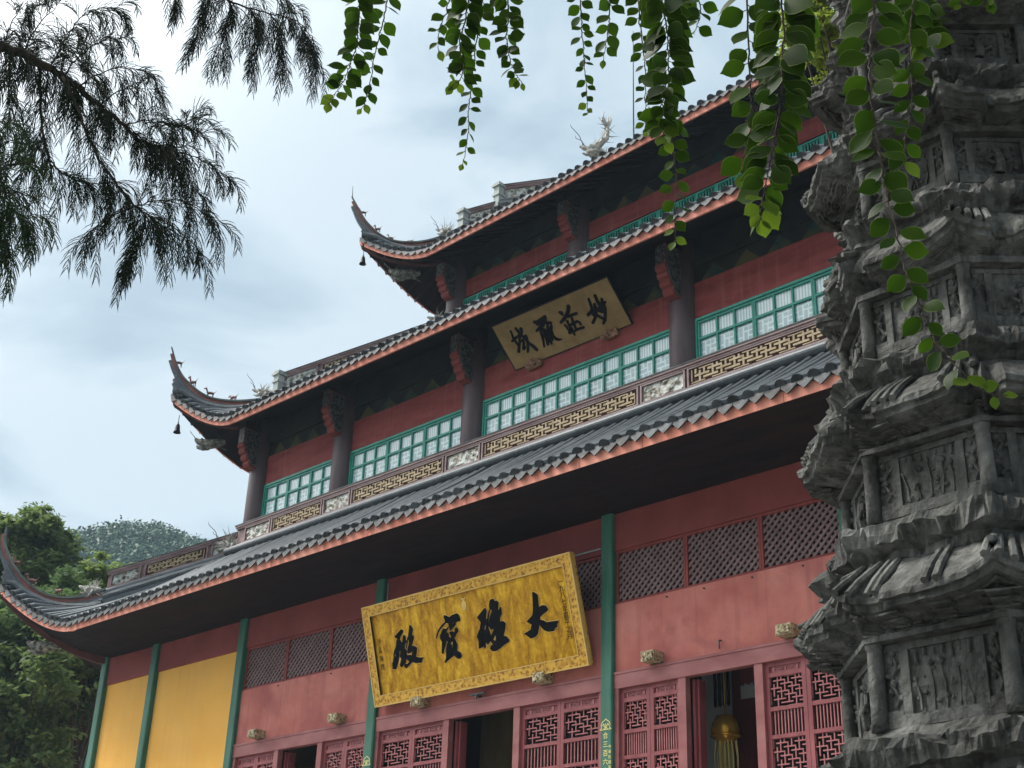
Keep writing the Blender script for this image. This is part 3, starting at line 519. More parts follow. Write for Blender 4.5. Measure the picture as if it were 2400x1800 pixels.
# ---- roofs
class Roof:
    def __init__(s, HX, yf, yb, o, flare, lift, Ls, bed0, slope, curv, Tl, T, tilt=0):
        s.HX, s.yf, s.yb, s.o, s.flare, s.lift, s.Ls = HX, yf, yb, o, flare, lift, Ls
        s.bed0, s.slope, s.curv, s.Tl, s.T, s.tilt = bed0, slope, curv, Tl, T, tilt
        s.ym = (yf + yb) / 2; s.HY = (yb - yf) / 2
        s.sides = [((0, yf), (1, 0), (0, 1), HX), ((-HX, s.ym), (0, -1), (1, 0), s.HY), ((HX, s.ym), (0, 1), (-1, 0), s.HY), ((0, yb), (-1, 0), (0, -1), HX)]
    def sv(s, a, half): 
        L = half + s.o + s.flare
        return max(0, min(1, (abs(a) - (L - s.Ls)) / s.Ls))
    def zb(s, a, half, t):
        w = max(0, min(1.25, 1 - t / s.Tl)) ** 1.4
        tt = max(t, -.5)
        return s.bed0 + s.slope * tt + s.curv * tt * abs(tt) + s.lift * s.sv(a, half) ** 1.65 * min(w, 1.0)
    def pos(s, side, a, t, dz=0):
        O, T, I, half = s.sides[side]
        x = O[0] + T[0] * a + I[0] * (t - s.o); y = O[1] + T[1] * a + I[1] * (t - s.o)
        return Vector((x, y, s.zb(a, half, t) + dz + s.tilt * x))
    def t0(s, a, half): return -s.flare * s.sv(a, half) ** 2
    def thip(s, a, half):
        k = abs(a) - half; return min(s.T, s.o - k)
    def hip(s, out, dz=0, cx=-1, cy=-1):     # a point over the hip line, out metres beyond the wall corner
        z = s.zb(s.HX + out, s.HX, s.o - out)
        x = cx * (s.HX + out); y = s.yf - out if cy < 0 else s.yb + out
        return Vector((x, y, z + dz + s.tilt * x))
    def build(s, parent, pitch, zsw, fas=.27, sides=(0, 1, 2), rafters=True):
        tiles, fasc, soff, raf, drip = MB(), MB(), MB(), MB(), MB()
        for sd in sides:
            half = s.sides[sd][3]; L = half + s.o + s.flare
            n = int(2 * L / pitch); As = [-L + .03 + (2 * L - .06) * i / n for i in range(n + 1)]
            fine = sd in (0, 1)
            ns = 8 if fine else 4
            bed = []
            for a in As:
                t0, t1 = s.t0(a, half) - .04, max(s.thip(a, half), s.t0(a, half))
                pts = [s.pos(sd, a, t0 + (t1 - t0) * k / ns) for k in range(ns + 1)]
                bed.append(pts)
                if t1 - t0 > .08:
                    up = [p + Vector((0, 0, .035)) for p in pts]
                    jt = Vector((rng.gauss(0, .006), rng.gauss(0, .006), rng.gauss(0, .008))); up = [q + jt for q in up]
                    tiles.tube(up, .088, 8 if fine else 5, True)
                    d = (up[0] - up[1]).normalized()
                    if fine: drip.tube([up[0] - d * .03, up[0] + d * .04], .112, 10)
            tiles.grid(bed)
            if fine:
                for i in range(n):      # pointed drip tiles between the rows
                    a = (As[i] + As[i + 1]) / 2; t = s.t0(a, half) - .06
                    p = s.pos(sd, a, t) + Vector((rng.gauss(0, .005), rng.gauss(0, .005), rng.gauss(0, .012))); u = (s.pos(sd, As[i + 1], s.t0(As[i + 1], half) - .06) - s.pos(sd, As[i], s.t0(As[i], half) - .06)) * .49
                    I = s.sides[sd][2]; w = Vector((-I[0] * .07, -I[1] * .07, -.185)); th = Vector((I[0] * .035, I[1] * .035, 0))
                    lp = [p - u + Vector((0, 0, .03)), p - u * .97 + w * .22, p - u * .5 + w * .62, p + w * 1.05, p + u * .5 + w * .62, p + u * .97 + w * .22, p + u + Vector((0, 0, .03))]
                    m = len(lp); drip.add(lp + [q + th for q in lp], [tuple(range(m)), tuple(range(2 * m - 1, m - 1, -1))] + [(j, (j + 1) % m, m + (j + 1) % m, m + j) for j in range(m)])
            # fascia board, butted lengths
            m = max(12, int(2 * L / 1.55)); bb = [-L + 2 * L * i / m for i in range(m + 1)]
            for i in range(m):
                g = .006; sub = 4; rows = []
                for k in range(sub + 1):
                    a = bb[i] + g + (bb[i + 1] - bb[i] - 2 * g) * k / sub; t = s.t0(a, half)
                    top, bot = s.pos(sd, a, t, -.03), s.pos(sd, a, t, -.03 - fas)
                    J = Vector((s.sides[sd][2][0], s.sides[sd][2][1], 0)) * .05
                    rows.append([top, bot, bot + J, top + J])
                fasc.grid(rows, True); fasc.add(rows[0], [(0, 1, 2, 3)]); fasc.add(rows[-1], [(3, 2, 1, 0)])
            # soffit
            rows = []
            for a in As[::2] + [As[-1]]:
                t0 = s.t0(a, half) + .004; t1 = max(min(s.o + .12, s.o - (abs(a) - half)) if abs(a) > half - .12 else s.o + .12, t0 + .001)
                row = []
                for k in range(5):
                    t = t0 + (t1 - t0) * k / 4
                    row.append(s.soffit(sd, a, t, zsw, fas))
                rows.append(row)
            soff.grid(rows)
            if rafters and fine:
                a = -L + .25
                while a < L - .2:
                    t0 = s.t0(a, half) + .08; t1 = s.o if abs(a) < half else s.o - (abs(a) - half)
                    if t1 - t0 > .25:
                        P = [s.soffit(sd, a, t0 + (t1 - t0) * k / 3, zsw, fas) - Vector((0, 0, .045 if rafters is True else .012)) for k in range(4)]
                        raf.tube(P, .048 if rafters is True else .026, 6)
                    a += .42
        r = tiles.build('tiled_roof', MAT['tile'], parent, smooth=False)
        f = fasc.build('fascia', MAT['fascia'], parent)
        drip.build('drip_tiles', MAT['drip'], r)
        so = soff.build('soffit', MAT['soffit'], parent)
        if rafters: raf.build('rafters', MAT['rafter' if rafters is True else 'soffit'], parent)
        return r
    def soffit(s, sd, a, t, zsw, fas):
        half = s.sides[sd][3]; ts = s.t0(a, half)
        k = max(0, abs(a) - half); te = s.o
        q = max(0, min(1, (t - ts) / (te - ts)))
        p = s.pos(sd, a, t)
        ze = s.zb(a, half, ts) - fas - .036 + s.tilt * p.x
        # towards the corner the lifted eave eases back into the wall line
        zz = ze * (1 - q) + (zsw + s.tilt * p.x) * q
        return Vector((p.x, p.y, zz))
    def hip_rafter(s, parent, zsw, fas=.27, drop=.16, w=.11):
        for cx in (-1, 1):
            mb = MB(); rows = []
            for k in range(9):
                out = -.1 + (s.o + s.flare + .02) * k / 8
                a = s.HX + out; t = s.o - out
                h = s.soffit(0, cx * a, max(t, s.t0(a, s.HX)), zsw, fas)
                p = Vector((cx * (s.HX + out), s.yf - out, h.z + .05)); n = Vector((1, -cx * -1 * 1, 0)) if False else Vector((1 if cx < 0 else -1, -1, 0)).normalized() * w
                d = drop * (1.15 - .5 * k / 8)
                rows.append([p + n, p - n, p - n - Vector((0, 0, d + .05)), p + n - Vector((0, 0, d + .05))])
            mb.grid(rows, True); mb.add(rows[0], [(0, 1, 2, 3)]); mb.add(rows[-1], [(3, 2, 1, 0)])
            mb.build('corner_rafter', MAT['hiprafter'], parent)
R1 = Roof(16.276, 0, YB, 2.25, .35, 2.05, 4.4, 10.82, .52, .030, 2.9, 4.5)
R2 = Roof(13.5, Y2, YB2, 2.0, .30, 1.87, 3.3, 17.76, .66, .0, 2.6, 5.7)
R3 = Roof(9.2185, Y3, YB3, 2.1, .42, 1.85, 3.3, 24.34, .60, .018, 2.9, 8.0, tilt=.016)
ZW1, ZW2, ZW3 = 10.42, 18.55, 25.3
roof1 = R1.build(hall, .335, ZW1, rafters=False); R1.hip_rafter(hall, ZW1)
roof2 = R2.build(hall, .335, ZW2, rafters=False); R2.hip_rafter(hall, ZW2)
roof3 = R3.build(hall, .33, ZW3); R3.hip_rafter(hall, ZW3)
# upper slopes of the third roof: gable ends, main ridge
mb = MB(); zr = R3.zb(0, 9.2, 8.0) + .1; xg = 9.2185 - 3.3
mb.tube([(-xg - .3, 12.96, zr), (xg + .3, 12.96, zr)], .32, 8); mb.box(-xg, xg, 12.8, 13.1, zr - .2, zr + .55)
mb.build('main_ridge', MAT['ridge_cap'], hall)

# ---- second and third storeys
def columns(xs, y, z0, z1, r=.365):
    for X in xs:
        mb = MB(); mb.lathe((X, y, 0), [(r * 1.02, z0), (r, (z0 + z1) / 2), (r * .95, z1)], 24)
        mb.build('column', MAT['column'], hall, smooth=True)
def corbel(X, y, ztop, h=1.3, d=.58, w=.16):
    yc = y - .30
    prof = [(0, 0), (d, 0), (d, -.40 * h), (d * 1.06, -.43 * h), (d * 1.04, -.50 * h), (d * .90, -.53 * h), (d * .95, -.60 * h), (d * .88, -.66 * h), (d * .74, -.68 * h), (d * .78, -.75 * h), (d * .70, -.81 * h), (d * .54, -.83 * h), (d * .57, -.91 * h), (d * .46, -.97 * h), (d * .2, -h), (0, -h)]
    M = lambda u, v, n: Vector((X + n, yc - u, ztop + v))
    mb = MB(); mb.prism([prof], M, -w, w)
    b = mb.build('eave_bracket', MAT['beam_red'], hall)
    mb = MB(); cu, cv = d * .42, -h * .42
    ins = [(cu + (u - cu) * .80, cv + (v - cv) * .84) for u, v in prof]
    mb.prism([ins], M, w + .001, w + .02); mb.prism([ins], M, -w - .02, -w - .001); mb.build('carved_panel', MAT['carved_panel'], b)
    mb = MB(); ed = [(cu + (u - cu) * .90, cv + (v - cv) * .92) for u, v in prof]; i2 = [(cu + (u - cu) * .83, cv + (v - cv) * .87) for u, v in prof]
    mb.prism([ed, i2], M, w + .001, w + .028); mb.build('panel_edge', MAT['ridge_cap'], b)
    mb = MB(); mb.box(X - w - .05, X + w + .05, yc - d * 1.08, yc + .2, ztop + .002, ztop + .16); mb.build('bracket_cap', MAT['rafter'], b)
    mb = MB(); mb.box(X - w + .01, X + w - .01, yc - d - .02, yc - d - .002, ztop - .39 * h, ztop); mb.build('front_plate', MAT['carved_panel'], b)
X2 = PX[1:7]; X3 = PX[2:6]
columns(X2, Y2, 13.2, 18.5); columns(X3, Y3, 20.5, 25.2, .40)
for X in X2: corbel(X, Y2, 17.98)
for X in X3: corbel(X, Y3, 24.55 + .016 * X, 1.2, .60, .18)
def storey(xs, y, zlo, zb0, zb1, ztop, name):
    mb = MB()
    for i in range(len(xs) - 1): mb.box(xs[i] + .2, xs[i + 1] - .2, y - .02, y + .18, zb0, zb1)
    mb.build('red_band', MAT['upper_red'], hall)
    mb = MB()
    for i in range(len(xs) - 1):
        mb.box(xs[i] + .2, xs[i + 1] - .2, y + .02, y + .2, zb1 + .002, ztop)
        mb.box(xs[i] + .2, xs[i + 1] - .2, y - .06, y + .015, zb1 + .45, zb1 + .62)
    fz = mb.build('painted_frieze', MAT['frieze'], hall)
    FM = FRONT(y + .02)
    for i in range(len(xs) - 1):
        mb = MB(); n = max(3, int((xs[i + 1] - xs[i]) / 1.0)); w = (xs[i + 1] - xs[i] - .9) / n
        for k in range(n):
            u = xs[i] + .45 + k * w; mb.prism([[(u + .1 * w, zb1 + .03), (u + .9 * w, zb1 + .03), (u + .62 * w, zb1 + .28), (u + .5 * w, zb1 + .41), (u + .38 * w, zb1 + .28)]], FM, .001, .006)
        mb.build('painted_pattern', MAT['pattern'], fz)
storey(X2, Y2, 13, 16.17, 17.15, 18.75, 'second'); storey(X3, Y3, 20, 23.31, 23.98, 25.5, 'third')
mb = MB()
for X in (X2[0], X2[-1]): mb.box(X - .12, X + .12, Y2 + .3, YB2, 13, 18.7)
for X in (X3[0], X3[-1]): mb.box(X - .12, X + .12, Y3 + .3, YB3, 20.5, 25.4)
mb.box(X2[0], X2[-1], YB2, YB2 + .2, 13, 18.7); mb.box(X3[0], X3[-1], YB3, YB3 + .2, 20.5, 25.4)
mb.build('upper_side_wall', MAT['upper_red'], hall)
# teal windows: bay -> sashes
def window_bay(x0, x1, ns, np_, y):
    z0, zm, z1 = 13.9, 15.61, 16.16
    zm0 = 15.0
    fr = MB(); t = .07
    fr.box(x0, x1, y - .05, y + .1, z1 - t, z1 - .002); fr.box(x0, x0 + t, y - .05, y + .1, z0, z1 - t - .001); fr.box(x1 - t, x1, y - .05, y + .1, z0, z1 - t - .001)
    fr.build('window_frame', MAT['teal'], hall)
    W = (x1 - x0 - 2 * t) / ns
    for k in range(ns):
        a, b = x0 + t + k * W, x0 + t + (k + 1) * W; s = .05
        f = MB(); yy0, yy1 = y - .02, y + .06
        f.box(a + .004, a + s, yy0, yy1, z0, z1 - t - .01); f.box(b - s, b - .004, yy0, yy1, z0, z1 - t - .01)
        f.box(a + s, b - s, yy0, yy1, z1 - t - .06, z1 - t - .012); f.box(a + s, b - s, yy0 + .002, yy1, zm - .03, zm + .03); f.box(a + s, b - s, yy0 + .002, yy1, z0, zm0 - .25)
        pw = (b - a - 2 * s) / np_
        for j in range(1, np_): f.box(a + s + j * pw - .022, a + s + j * pw + .022, yy0 + .004, yy1, z0, z1 - t - .06)
        sash = f.build('window_sash', MAT['teal'], hall)
        p = MB(); p.box(a + s, b - s, y + .045, y + .055, zm, z1 - t - .03); p.build('upper_pane', MAT['pane_up'], sash)
        p = MB(); p.box(a + s, b - s, y + .045, y + .055, z0 + .2, zm - .001); p.build('lower_pane', MAT['pane_low'], sash)
for i, (ns, np_) in enumerate([(3, 2), (3, 3), (4, 3), (3, 3), (3, 2)]):
    window_bay(X2[i] + .34, X2[i + 1] - .34, ns, np_, Y2)
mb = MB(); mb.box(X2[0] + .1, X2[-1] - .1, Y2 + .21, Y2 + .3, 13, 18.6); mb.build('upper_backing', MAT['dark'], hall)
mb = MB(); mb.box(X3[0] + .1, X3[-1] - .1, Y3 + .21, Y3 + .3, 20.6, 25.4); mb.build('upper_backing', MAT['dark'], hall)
# green balustrade of the third storey
for i in range(3):
    x0, x1 = X3[i] + .38, X3[i + 1] - .38
    mb = MB(); y = Y3 - .05; ztop = 23.20
    mb.box(x0, x1, y - .04, y + .06, ztop - .05, ztop); mb.box(x0, x1, y - .03, y + .05, ztop - 1.0, ztop - .93)
    n = max(3, round((x1 - x0) / .72)); w = (x1 - x0) / n
    for k in range(n + 1): mb.box(x0 + k * w - .05, x0 + k * w + .05, y - .05, y + .07, ztop - 1.1, ztop - .051)
    for k in range(n):
        for j in range(1, 7):
            u = x0 + (k + j / 7) * w; mb.box(u - .020, u + .020, y - .02, y + .02, ztop - .93, ztop - .052)
    mb.build('green_balustrade', MAT['teal'], hall)

# ---- ridge walls and balustrade panels
def ridge_wall(parent, M, length, h, segs, base=.0, thick=.14, both=False, cap='tile'):
    """rail with framed panels; segs = (u0, u1, 'fret' | 'picture')"""
    body = MB()
    body.mbox(M, 0, length, base, base + .07, -thick, .03); body.mbox(M, 0, length, base + h - .13, base + h - .075, -thick, .028)
    body.mbox(M, -.02, length + .02, base + h - .073, base + h - .02, -thick - .02, .06)
    body.mbox(M, 0, length, base + .071, base + h - .131, -thick, -.05)
    edges = sorted({round(u, 3) for s in segs for u in s[:2]})
    for a, b, k in segs:
        body.mbox(M, a + .01, a + .06, base + .071, base + h - .131, -.05, .02); body.mbox(M, b - .06, b - .01, base + .071, base + h - .131, -.05, .02)
        body.mbox(M, a + .06, b - .06, base + .072, base + .112, -.05, .015); body.mbox(M, a + .06, b - .06, base + h - .172, base + h - .132, -.05, .015)
    w = body.build('panel_rail', MAT['rail'], parent)
    c = MB(); c.mbox(M, -.04, length + .04, base + h - .019, base + h + .015, -thick - .03, .075); c.build('rail_coping', MAT['ridge_cap'] if cap == 'tile' else MAT['stone_post'], w)
    v0, v1 = base + .115, base + h - .175
    for a, b, k in segs:
        if k == 'fret':
            m = MB(); m.mbox(M, a + .07, b - .07, v0, v1, -.049, -.044); m.build('fret_backing', MAT['fret_back'], w)
            m = MB(); n = max(6, int((b - a) / .125)); fret(m, M, a + .12, b - .12, v0 + .03, v1 - .03, n, 4, .052, -.043, .0); m.build('fretwork', MAT['fret'], w)
        else:
            m = MB(); rows = []
            nu, nv = 26, 10; sd = rng.random() * 50
            for j in range(nv + 1):
                row = []
                for i in range(nu + 1):
                    uu, vv = a + .07 + (b - a - .14) * i / nu, v0 + (v1 - v0) * j / nv
                    e = noise.fractal(Vector((uu * 4 + sd, vv * 5, sd)), 1, 2, 4)
                    row.append(M(uu, vv, -.04 + max(0, e) * .09 * (0 if i in (0, nu) or j in (0, nv) else 1)))
                rows.append(row)
            m.grid(rows); m.build('painted_relief', MAT['picture'], w)
    return w
# front balustrade above the first roof
YBAL = 2.30; bx = 13.72
cent = [-12.62, -8.78, -3.49, 3.28, 8.78, 12.62]; hw = [.66, .62, .68, .68, .62, .66]
segs = []; 
for i, (c, h) in enumerate(zip(cent, hw)):
    segs.append((c - h + bx, c + h + bx, 'picture'))
    if i < 5: segs.append((c + h + bx + .04, cent[i + 1] - hw[i + 1] + bx - .04, 'fret'))
M = lambda u, v, n: Vector((-bx + u, YBAL - n, 14.07 + v))
ridge_wall(hall, M, 2 * bx, .70, segs)
mb = MB(); mb.tube([(-bx - .1, YBAL - .22, 13.875), (bx + .1, YBAL - .22, 13.875)], .125, 16); mb.box(-bx, bx, YBAL - .12, YBAL + .1, 13.7, 14.065)
mb.build('ridge_roll', MAT['tile'], hall, smooth=False)
for cx in (-1, 1):
    M = (lambda cx: lambda u, v, n: Vector((cx * (bx + n), YBAL + .06 + u, 14.07 + v)))(cx)
    ridge_wall(hall, M, YB2 - YBAL, .66, [(.1 + 3.5 * k, .1 + 3.5 * k + (1.3 if k % 2 == 0 else 3.4), 'picture' if k % 2 == 0 else 'fret') for k in range(5)])
# hip ridges: wall with panels on the upper run, then the upturned horn
def hip_ridge(R, panels, curve, cx=-1, horn_w=.15):
    side = Vector((1 if cx < 0 else -1, -1, 0)).normalized() if True else 0
    nrm = Vector((-1 * -cx, 0, 0))
    n = Vector((-cx, -1, 0)).normalized()     # face of the ridge that looks to the front
    rd = None
    for (o0, z0, o1, z1, h, segs) in panels:
        P0 = Vector((cx * (R.HX + o0), R.yf - o0, z0)); P1 = Vector((cx * (R.HX + o1), R.yf - o1, z1))
        Lh = Vector((P1.x - P0.x, P1.y - P0.y, 0)).length; U = (P1 - P0) / Lh
        M = (lambda P0, U: lambda u, v, k: P0 + U * u + Vector((0, 0, v)) + n * k)(P0, U)
        ridge_wall(hall, M, Lh, h, [(a * Lh, b * Lh, k) for a, b, k in segs], thick=.2)
        m = MB(); pts = [P0 + U * (Lh * i / 6) + n * .05 for i in range(7)]
        m.tube([p - Vector((0, 0, .06)) for p in pts], .10, 10); m.tube([p - Vector((0, 0, .22)) + n * .07 for p in pts], .11, 10)
        low = [R.hip(o0 + (o1 - o0) * i / 6, .0, cx) for i in range(7)]
        m.grid([[p + n * .12 - Vector((0, 0, .05)) for p in pts], [q + n * .2 - Vector((0, 0, .1)) for q in low]])
        m.grid([[p - n * .2 - Vector((0, 0, .05)) for p in pts], [q - n * .2 - Vector((0, 0, .1)) for q in low]])
        m.build('ridge_roll', MAT['tile'], hall)
    # horn
    N = 40; P = []
    def interp(o, key):
        for i in range(len(curve) - 1):
            if curve[i][0] <= o <= curve[i + 1][0]:
                return i
        return 0
    # smooth (Catmull) sampling of the crest
    C = [Vector((a, b)) for a, b in curve]
    for i in range(len(C) - 1):
        p0, p1, p2, p3 = C[max(0, i - 1)], C[i], C[i + 1], C[min(len(C) - 1, i + 2)]
        for k in range(8):
            t = k / 8
            P.append(.5 * ((2 * p1) + (p2 - p0) * t + (2 * p0 - 5 * p1 + 4 * p2 - p3) * t * t + (3 * p1 - p0 - 3 * p2 + p3) * t ** 3))
    P.append(C[-1])
    tip = R.o + R.flare
    def w3(o, z): return Vector((cx * (R.HX + o), R.yf - o, z))
    layers = [(0, .07, 1.25, 'ridge_cap', 'ridge_crest'), (.07, .20, .75, 'ridge_red', 'ridge_band'), (.20, .34, 1.15, 'tile', 'ridge_roll')]
    s_tot = len(P) - 1
    for d0, d1, wf, mt, nm in layers:
        m = MB(); rows = []
        for i, p in enumerate(P):
            t = i / s_tot
            tg = (P[min(i + 1, s_tot)] - P[max(i - 1, 0)]).normalized(); nn = Vector((-tg.y, tg.x))   # normal in the hip plane, upward
            if nn.y < 0 and tg.x > 0: nn = -nn
            sc = 1 - .62 * t ** 1.5
            w = horn_w * wf * sc
            a = p - nn * d0 * sc; b = p - nn * d1 * sc
            A, B = w3(*a), w3(*b)
            rows.append([A + n * w, A - n * w, B - n * w, B + n * w])
        if nm != 'ridge_crest': rows = rows[:int(len(rows) * (.93 if nm == 'ridge_band' else .86))]
        m.grid(rows, True); m.add(rows[0], [(0, 1, 2, 3)]); m.add(rows[-1], [(3, 2, 1, 0)])
        m.build(nm, MAT[mt], hall)
    m = MB(); rows = []       # tiled body from the crest down to the roof
    for i, p in enumerate(P):
        if p.x > tip - .02: break
        t = i / s_tot; zt = p.y - .3 * (1 - .5 * t); zl = R.zb(R.HX + p.x, R.HX, R.o - p.x) - .05 + R.tilt * cx * (R.HX + p.x)
        zl = min(zl, zt - .02)
        A, B = w3(p.x, zt), w3(p.x, zl)
        rows.append([A + n * .12, A - n * .12, B - n * .17, B + n * .17])
    m.grid(rows, True); m.build('ridge_base', MAT['tile'], hall)
    m = MB()
    for dz, rr in ((.40, .085), (.56, .10), (.72, .10)):
        pts = []
        for i, p in enumerate(P):
            zl = R.zb(R.HX + p.x, R.HX, R.o - min(p.x, tip)) + R.tilt * cx * (R.HX + p.x)
            z = max(p.y - dz, zl + .03)
            if p.x < tip - .05: pts.append(w3(p.x, z) + n * (.13 + dz * .08))
        if len(pts) > 3: m.tube(pts, rr, 8)
    m.build('ridge_roll', MAT['tile'], hall)
for cx in (-1, 1):
    hip_ridge(R1, [(-2.42, 13.98, .30, 12.56, .64, [(.02, .20, 'picture'), (.22, .72, 'fret'), (.74, .98, 'picture')])],
              [(.30, 12.62), (.84, 12.34), (1.49, 12.36), (2.11, 12.87), (2.5, 13.53), (2.69, 14.0), (2.72, 14.52)], cx)
    hip_ridge(R2, [(-3.75, 21.85, -.2, 19.62, .64, [(.02, .22, 'picture'), (.24, .74, 'fret'), (.76, .98, 'picture')])],
              [(-.2, 19.5), (.3, 19.26), (.95, 19.19), (1.5, 19.36), (2.02, 19.94), (2.30, 20.56), (2.46, 21.11)], cx)
    hip_ridge(R3, [(-.86, 26.82, -.04, 26.38, .62, [(.1, .9, 'picture')]), (-3.3, 28.15, -.88, 27.46, .66, [(.05, .5, 'picture'), (.52, .95, 'picture')])],
              [(-.04, 26.3), (.7, 25.72), (1.35, 25.56), (1.9, 25.74), (2.36, 26.33), (2.63, 26.96), (2.81, 27.41)], cx)
for R, o, z0, z1 in ((R3, -.89, 27.2, 28.2), (R3, -.02, 26.2, 27.05), (R2, -.17, 19.6, 20.34)):
    for cx in (-1, 1):
        p = Vector((cx * (R.HX + o), R.yf - o, 0)); m = MB()
        m.box(p.x - .13, p.x + .13, p.y - .13, p.y + .13, z0, z1 - .16); m.box(p.x - .19, p.x + .19, p.y - .19, p.y + .19, z1 - .158, z1 - .08); m.box(p.x - .15, p.x + .15, p.y - .15, p.y + .15, z1 - .079, z1)
        m.box(p.x - .17, p.x + .17, p.y - .17, p.y + .17, (z0 + z1) / 2 - .05, (z0 + z1) / 2 + .02)
        m.build('ridge_post', MAT['stone_post'], hall)
# ------------------------------------------------------------------ roof sculptures
def spike(mb, p, d, L, r, bend=Vector((0, 0, 0)), n=5, k=4):
    d = Vector(d).normalized(); p = Vector(p); pts = [p + d * (L * i / k) + bend * (L * (i / k) ** 2) for i in range(k + 1)]
    mb.tube(pts, [max(.003, r * (1 - i / k * .9)) for i in range(k + 1)], n)
def dragon(P, d, s, seed, whiskers=True, tall=False):
    """scaly ridge dragon: coiled body, open jaw, mane of spikes, long wire whiskers"""
    r = random.Random(seed); P = Vector(P); d = Vector(d).normalized(); up = Vector((0, 0, 1)); sd = d.cross(up).normalized()
    mb = MB()
    if tall:
        body = [P - d * .7 * s, P - d * .35 * s + up * .35 * s, P + d * .05 * s + up * .35 * s, P + d * .25 * s + up * .75 * s, P - d * .1 * s + up * 1.15 * s, P - d * .15 * s + up * 1.6 * s, P + d * .1 * s + up * 1.95 * s]
        rr = [.13 * s, .17 * s, .15 * s, .14 * s, .11 * s, .07 * s, .02 * s]
    else:
        body = [P - d * .9 * s - up * .1 * s, P - d * .5 * s + up * .1 * s, P - d * .1 * s + up * .28 * s, P + d * .2 * s + up * .34 * s, P + d * .5 * s + up * .3 * s]
        rr = [.12 * s, .2 * s, .22 * s, .2 * s, .13 * s]
    mb.tube(body, rr, 9)
    H = P + d * .35 * s + up * (.3 if not tall else .55) * s
    mb.blob(H, .24 * s, 2, .5, (1.1, 1.1, .9), seed)
    mb.tube([H + d * .1 * s + up * .06 * s, H + d * .4 * s + up * .14 * s, H + d * .52 * s + up * .2 * s], [.13 * s, .09 * s, .05 * s], 7)     # upper jaw
    mb.tube([H + d * .05 * s - up * .1 * s, H + d * .3 * s - up * .16 * s, H + d * .42 * s - up * .1 * s], [.1 * s, .06 * s, .03 * s], 7)     # lower jaw
    for q in (-1, 1):
        mb.blob(H + d * .14 * s + sd * q * .17 * s + up * .14 * s, .06 * s, 1, 0)
        spike(mb, H + sd * q * .12 * s + up * .15 * s, up * .9 - d * .7 + sd * q * .3, .45 * s, .04 * s)
    for i in range(46):
        a = r.uniform(0, 2 * math.pi); dd = -d * r.uniform(-.5, .9) + sd * math.cos(a) + up * (math.sin(a) * .9 + .15)
        spike(mb, H - d * r.uniform(0, .25) * s, dd, r.uniform(.35, .75) * s, .032 * s, Vector((r.uniform(-.3, .3), r.uniform(-.3, .3), r.uniform(-.1, .3))))
    for i in range(len(body) - 1):
        for k in range(11 if tall else 4):
            p = body[i].lerp(body[i + 1], k / (11 if tall else 4))
            if tall: spike(mb, p, Vector((r.gauss(0, 1), r.gauss(0, 1), r.gauss(.4, .8))), r.uniform(.22, .5) * s, .028 * s)
            spike(mb, p, up * .7 + (p - P - up * s * .8).normalized() * (.7 if tall else .1) - d * .3, r.uniform(.2, .34) * s, .03 * s)
    for q in (-1, 1):   # claws
        c = P + sd * q * .22 * s + d * .1 * s
        mb.tube([c + up * .25 * s, c + sd * q * .12 * s + up * .1 * s, c + d * .2 * s - up * .1 * s], [.08 * s, .06 * s, .05 * s], 6)
        for k in (-1, 0, 1): spike(mb, c + d * .2 * s - up * .1 * s, d + sd * k * .5 - up * .4, .16 * s, .022 * s)
    if tall:
        for k in range(9): spike(mb, body[-2], up + d * r.uniform(-.7, .7) + sd * r.uniform(-.5, .5), r.uniform(.4, .75) * s, .05 * s)
    o = mb.build('ridge_dragon', MAT['beast'], hall)
    if whiskers:
        w = MB()
        for q, L in ((-1, 1.0), (1, .62)):
            b = H + d * .3 * s + sd * q * .06 * s + up * .1 * s; pts = []
            for k in range(9):
                t = k / 8; pts.append(b + up * (L * t * s) + d * (.55 * t * L * s) + (d * .09 + sd * .06 * q) * math.sin(t * 9) * s * t)
            w.tube(pts, [.022 * s * (1 - .6 * k / 8) for k in range(9)], 5)
        w.build('wire_whiskers', MAT['iron'], o)
def figure(P, d, s, seed, neck=.5, label=None):
    """small clay animal standing on the ridge"""
    r = random.Random(seed); P = Vector(P); d = Vector(d).normalized(); sd = d.cross(Vector((0, 0, 1))).normalized(); up = d.cross(sd) * -1
    up = Vector((0, 0, 1)); mb = MB()
    mb.tube([P - d * .22 * s + up * .26 * s, P + up * .3 * s, P + d * .2 * s + up * .29 * s], [.07 * s, .1 * s, .09 * s], 8)
    for a, q in ((-.18, -1), (-.18, 1), (.17, -1), (.17, 1)):
        b = P + d * a * s + sd * q * .06 * s; mb.tube([b + up * .26 * s, b + d * .02 * s + up * .12 * s, b - up * .03 * s], [.045 * s, .03 * s, .028 * s], 6)
    n = P + d * .2 * s + up * .32 * s; h = n + d * .12 * s + up * neck * .45 * s
    mb.tube([n, n.lerp(h, .6), h], [.075 * s, .05 * s, .055 * s], 7); mb.tube([h - d * .02 * s, h + d * .16 * s - up * .03 * s], [.058 * s, .032 * s], 7)
    for q in (-1, 1): spike(mb, h + sd * q * .03 * s, up + sd * q * .4 - d * .2, .12 * s, .02 * s)
    spike(mb, P - d * .22 * s + up * .3 * s, -d + up * .6, .22 * s, .03 * s, up * .4)
    return mb.build('ridge_figure', MAT['figure'], hall)
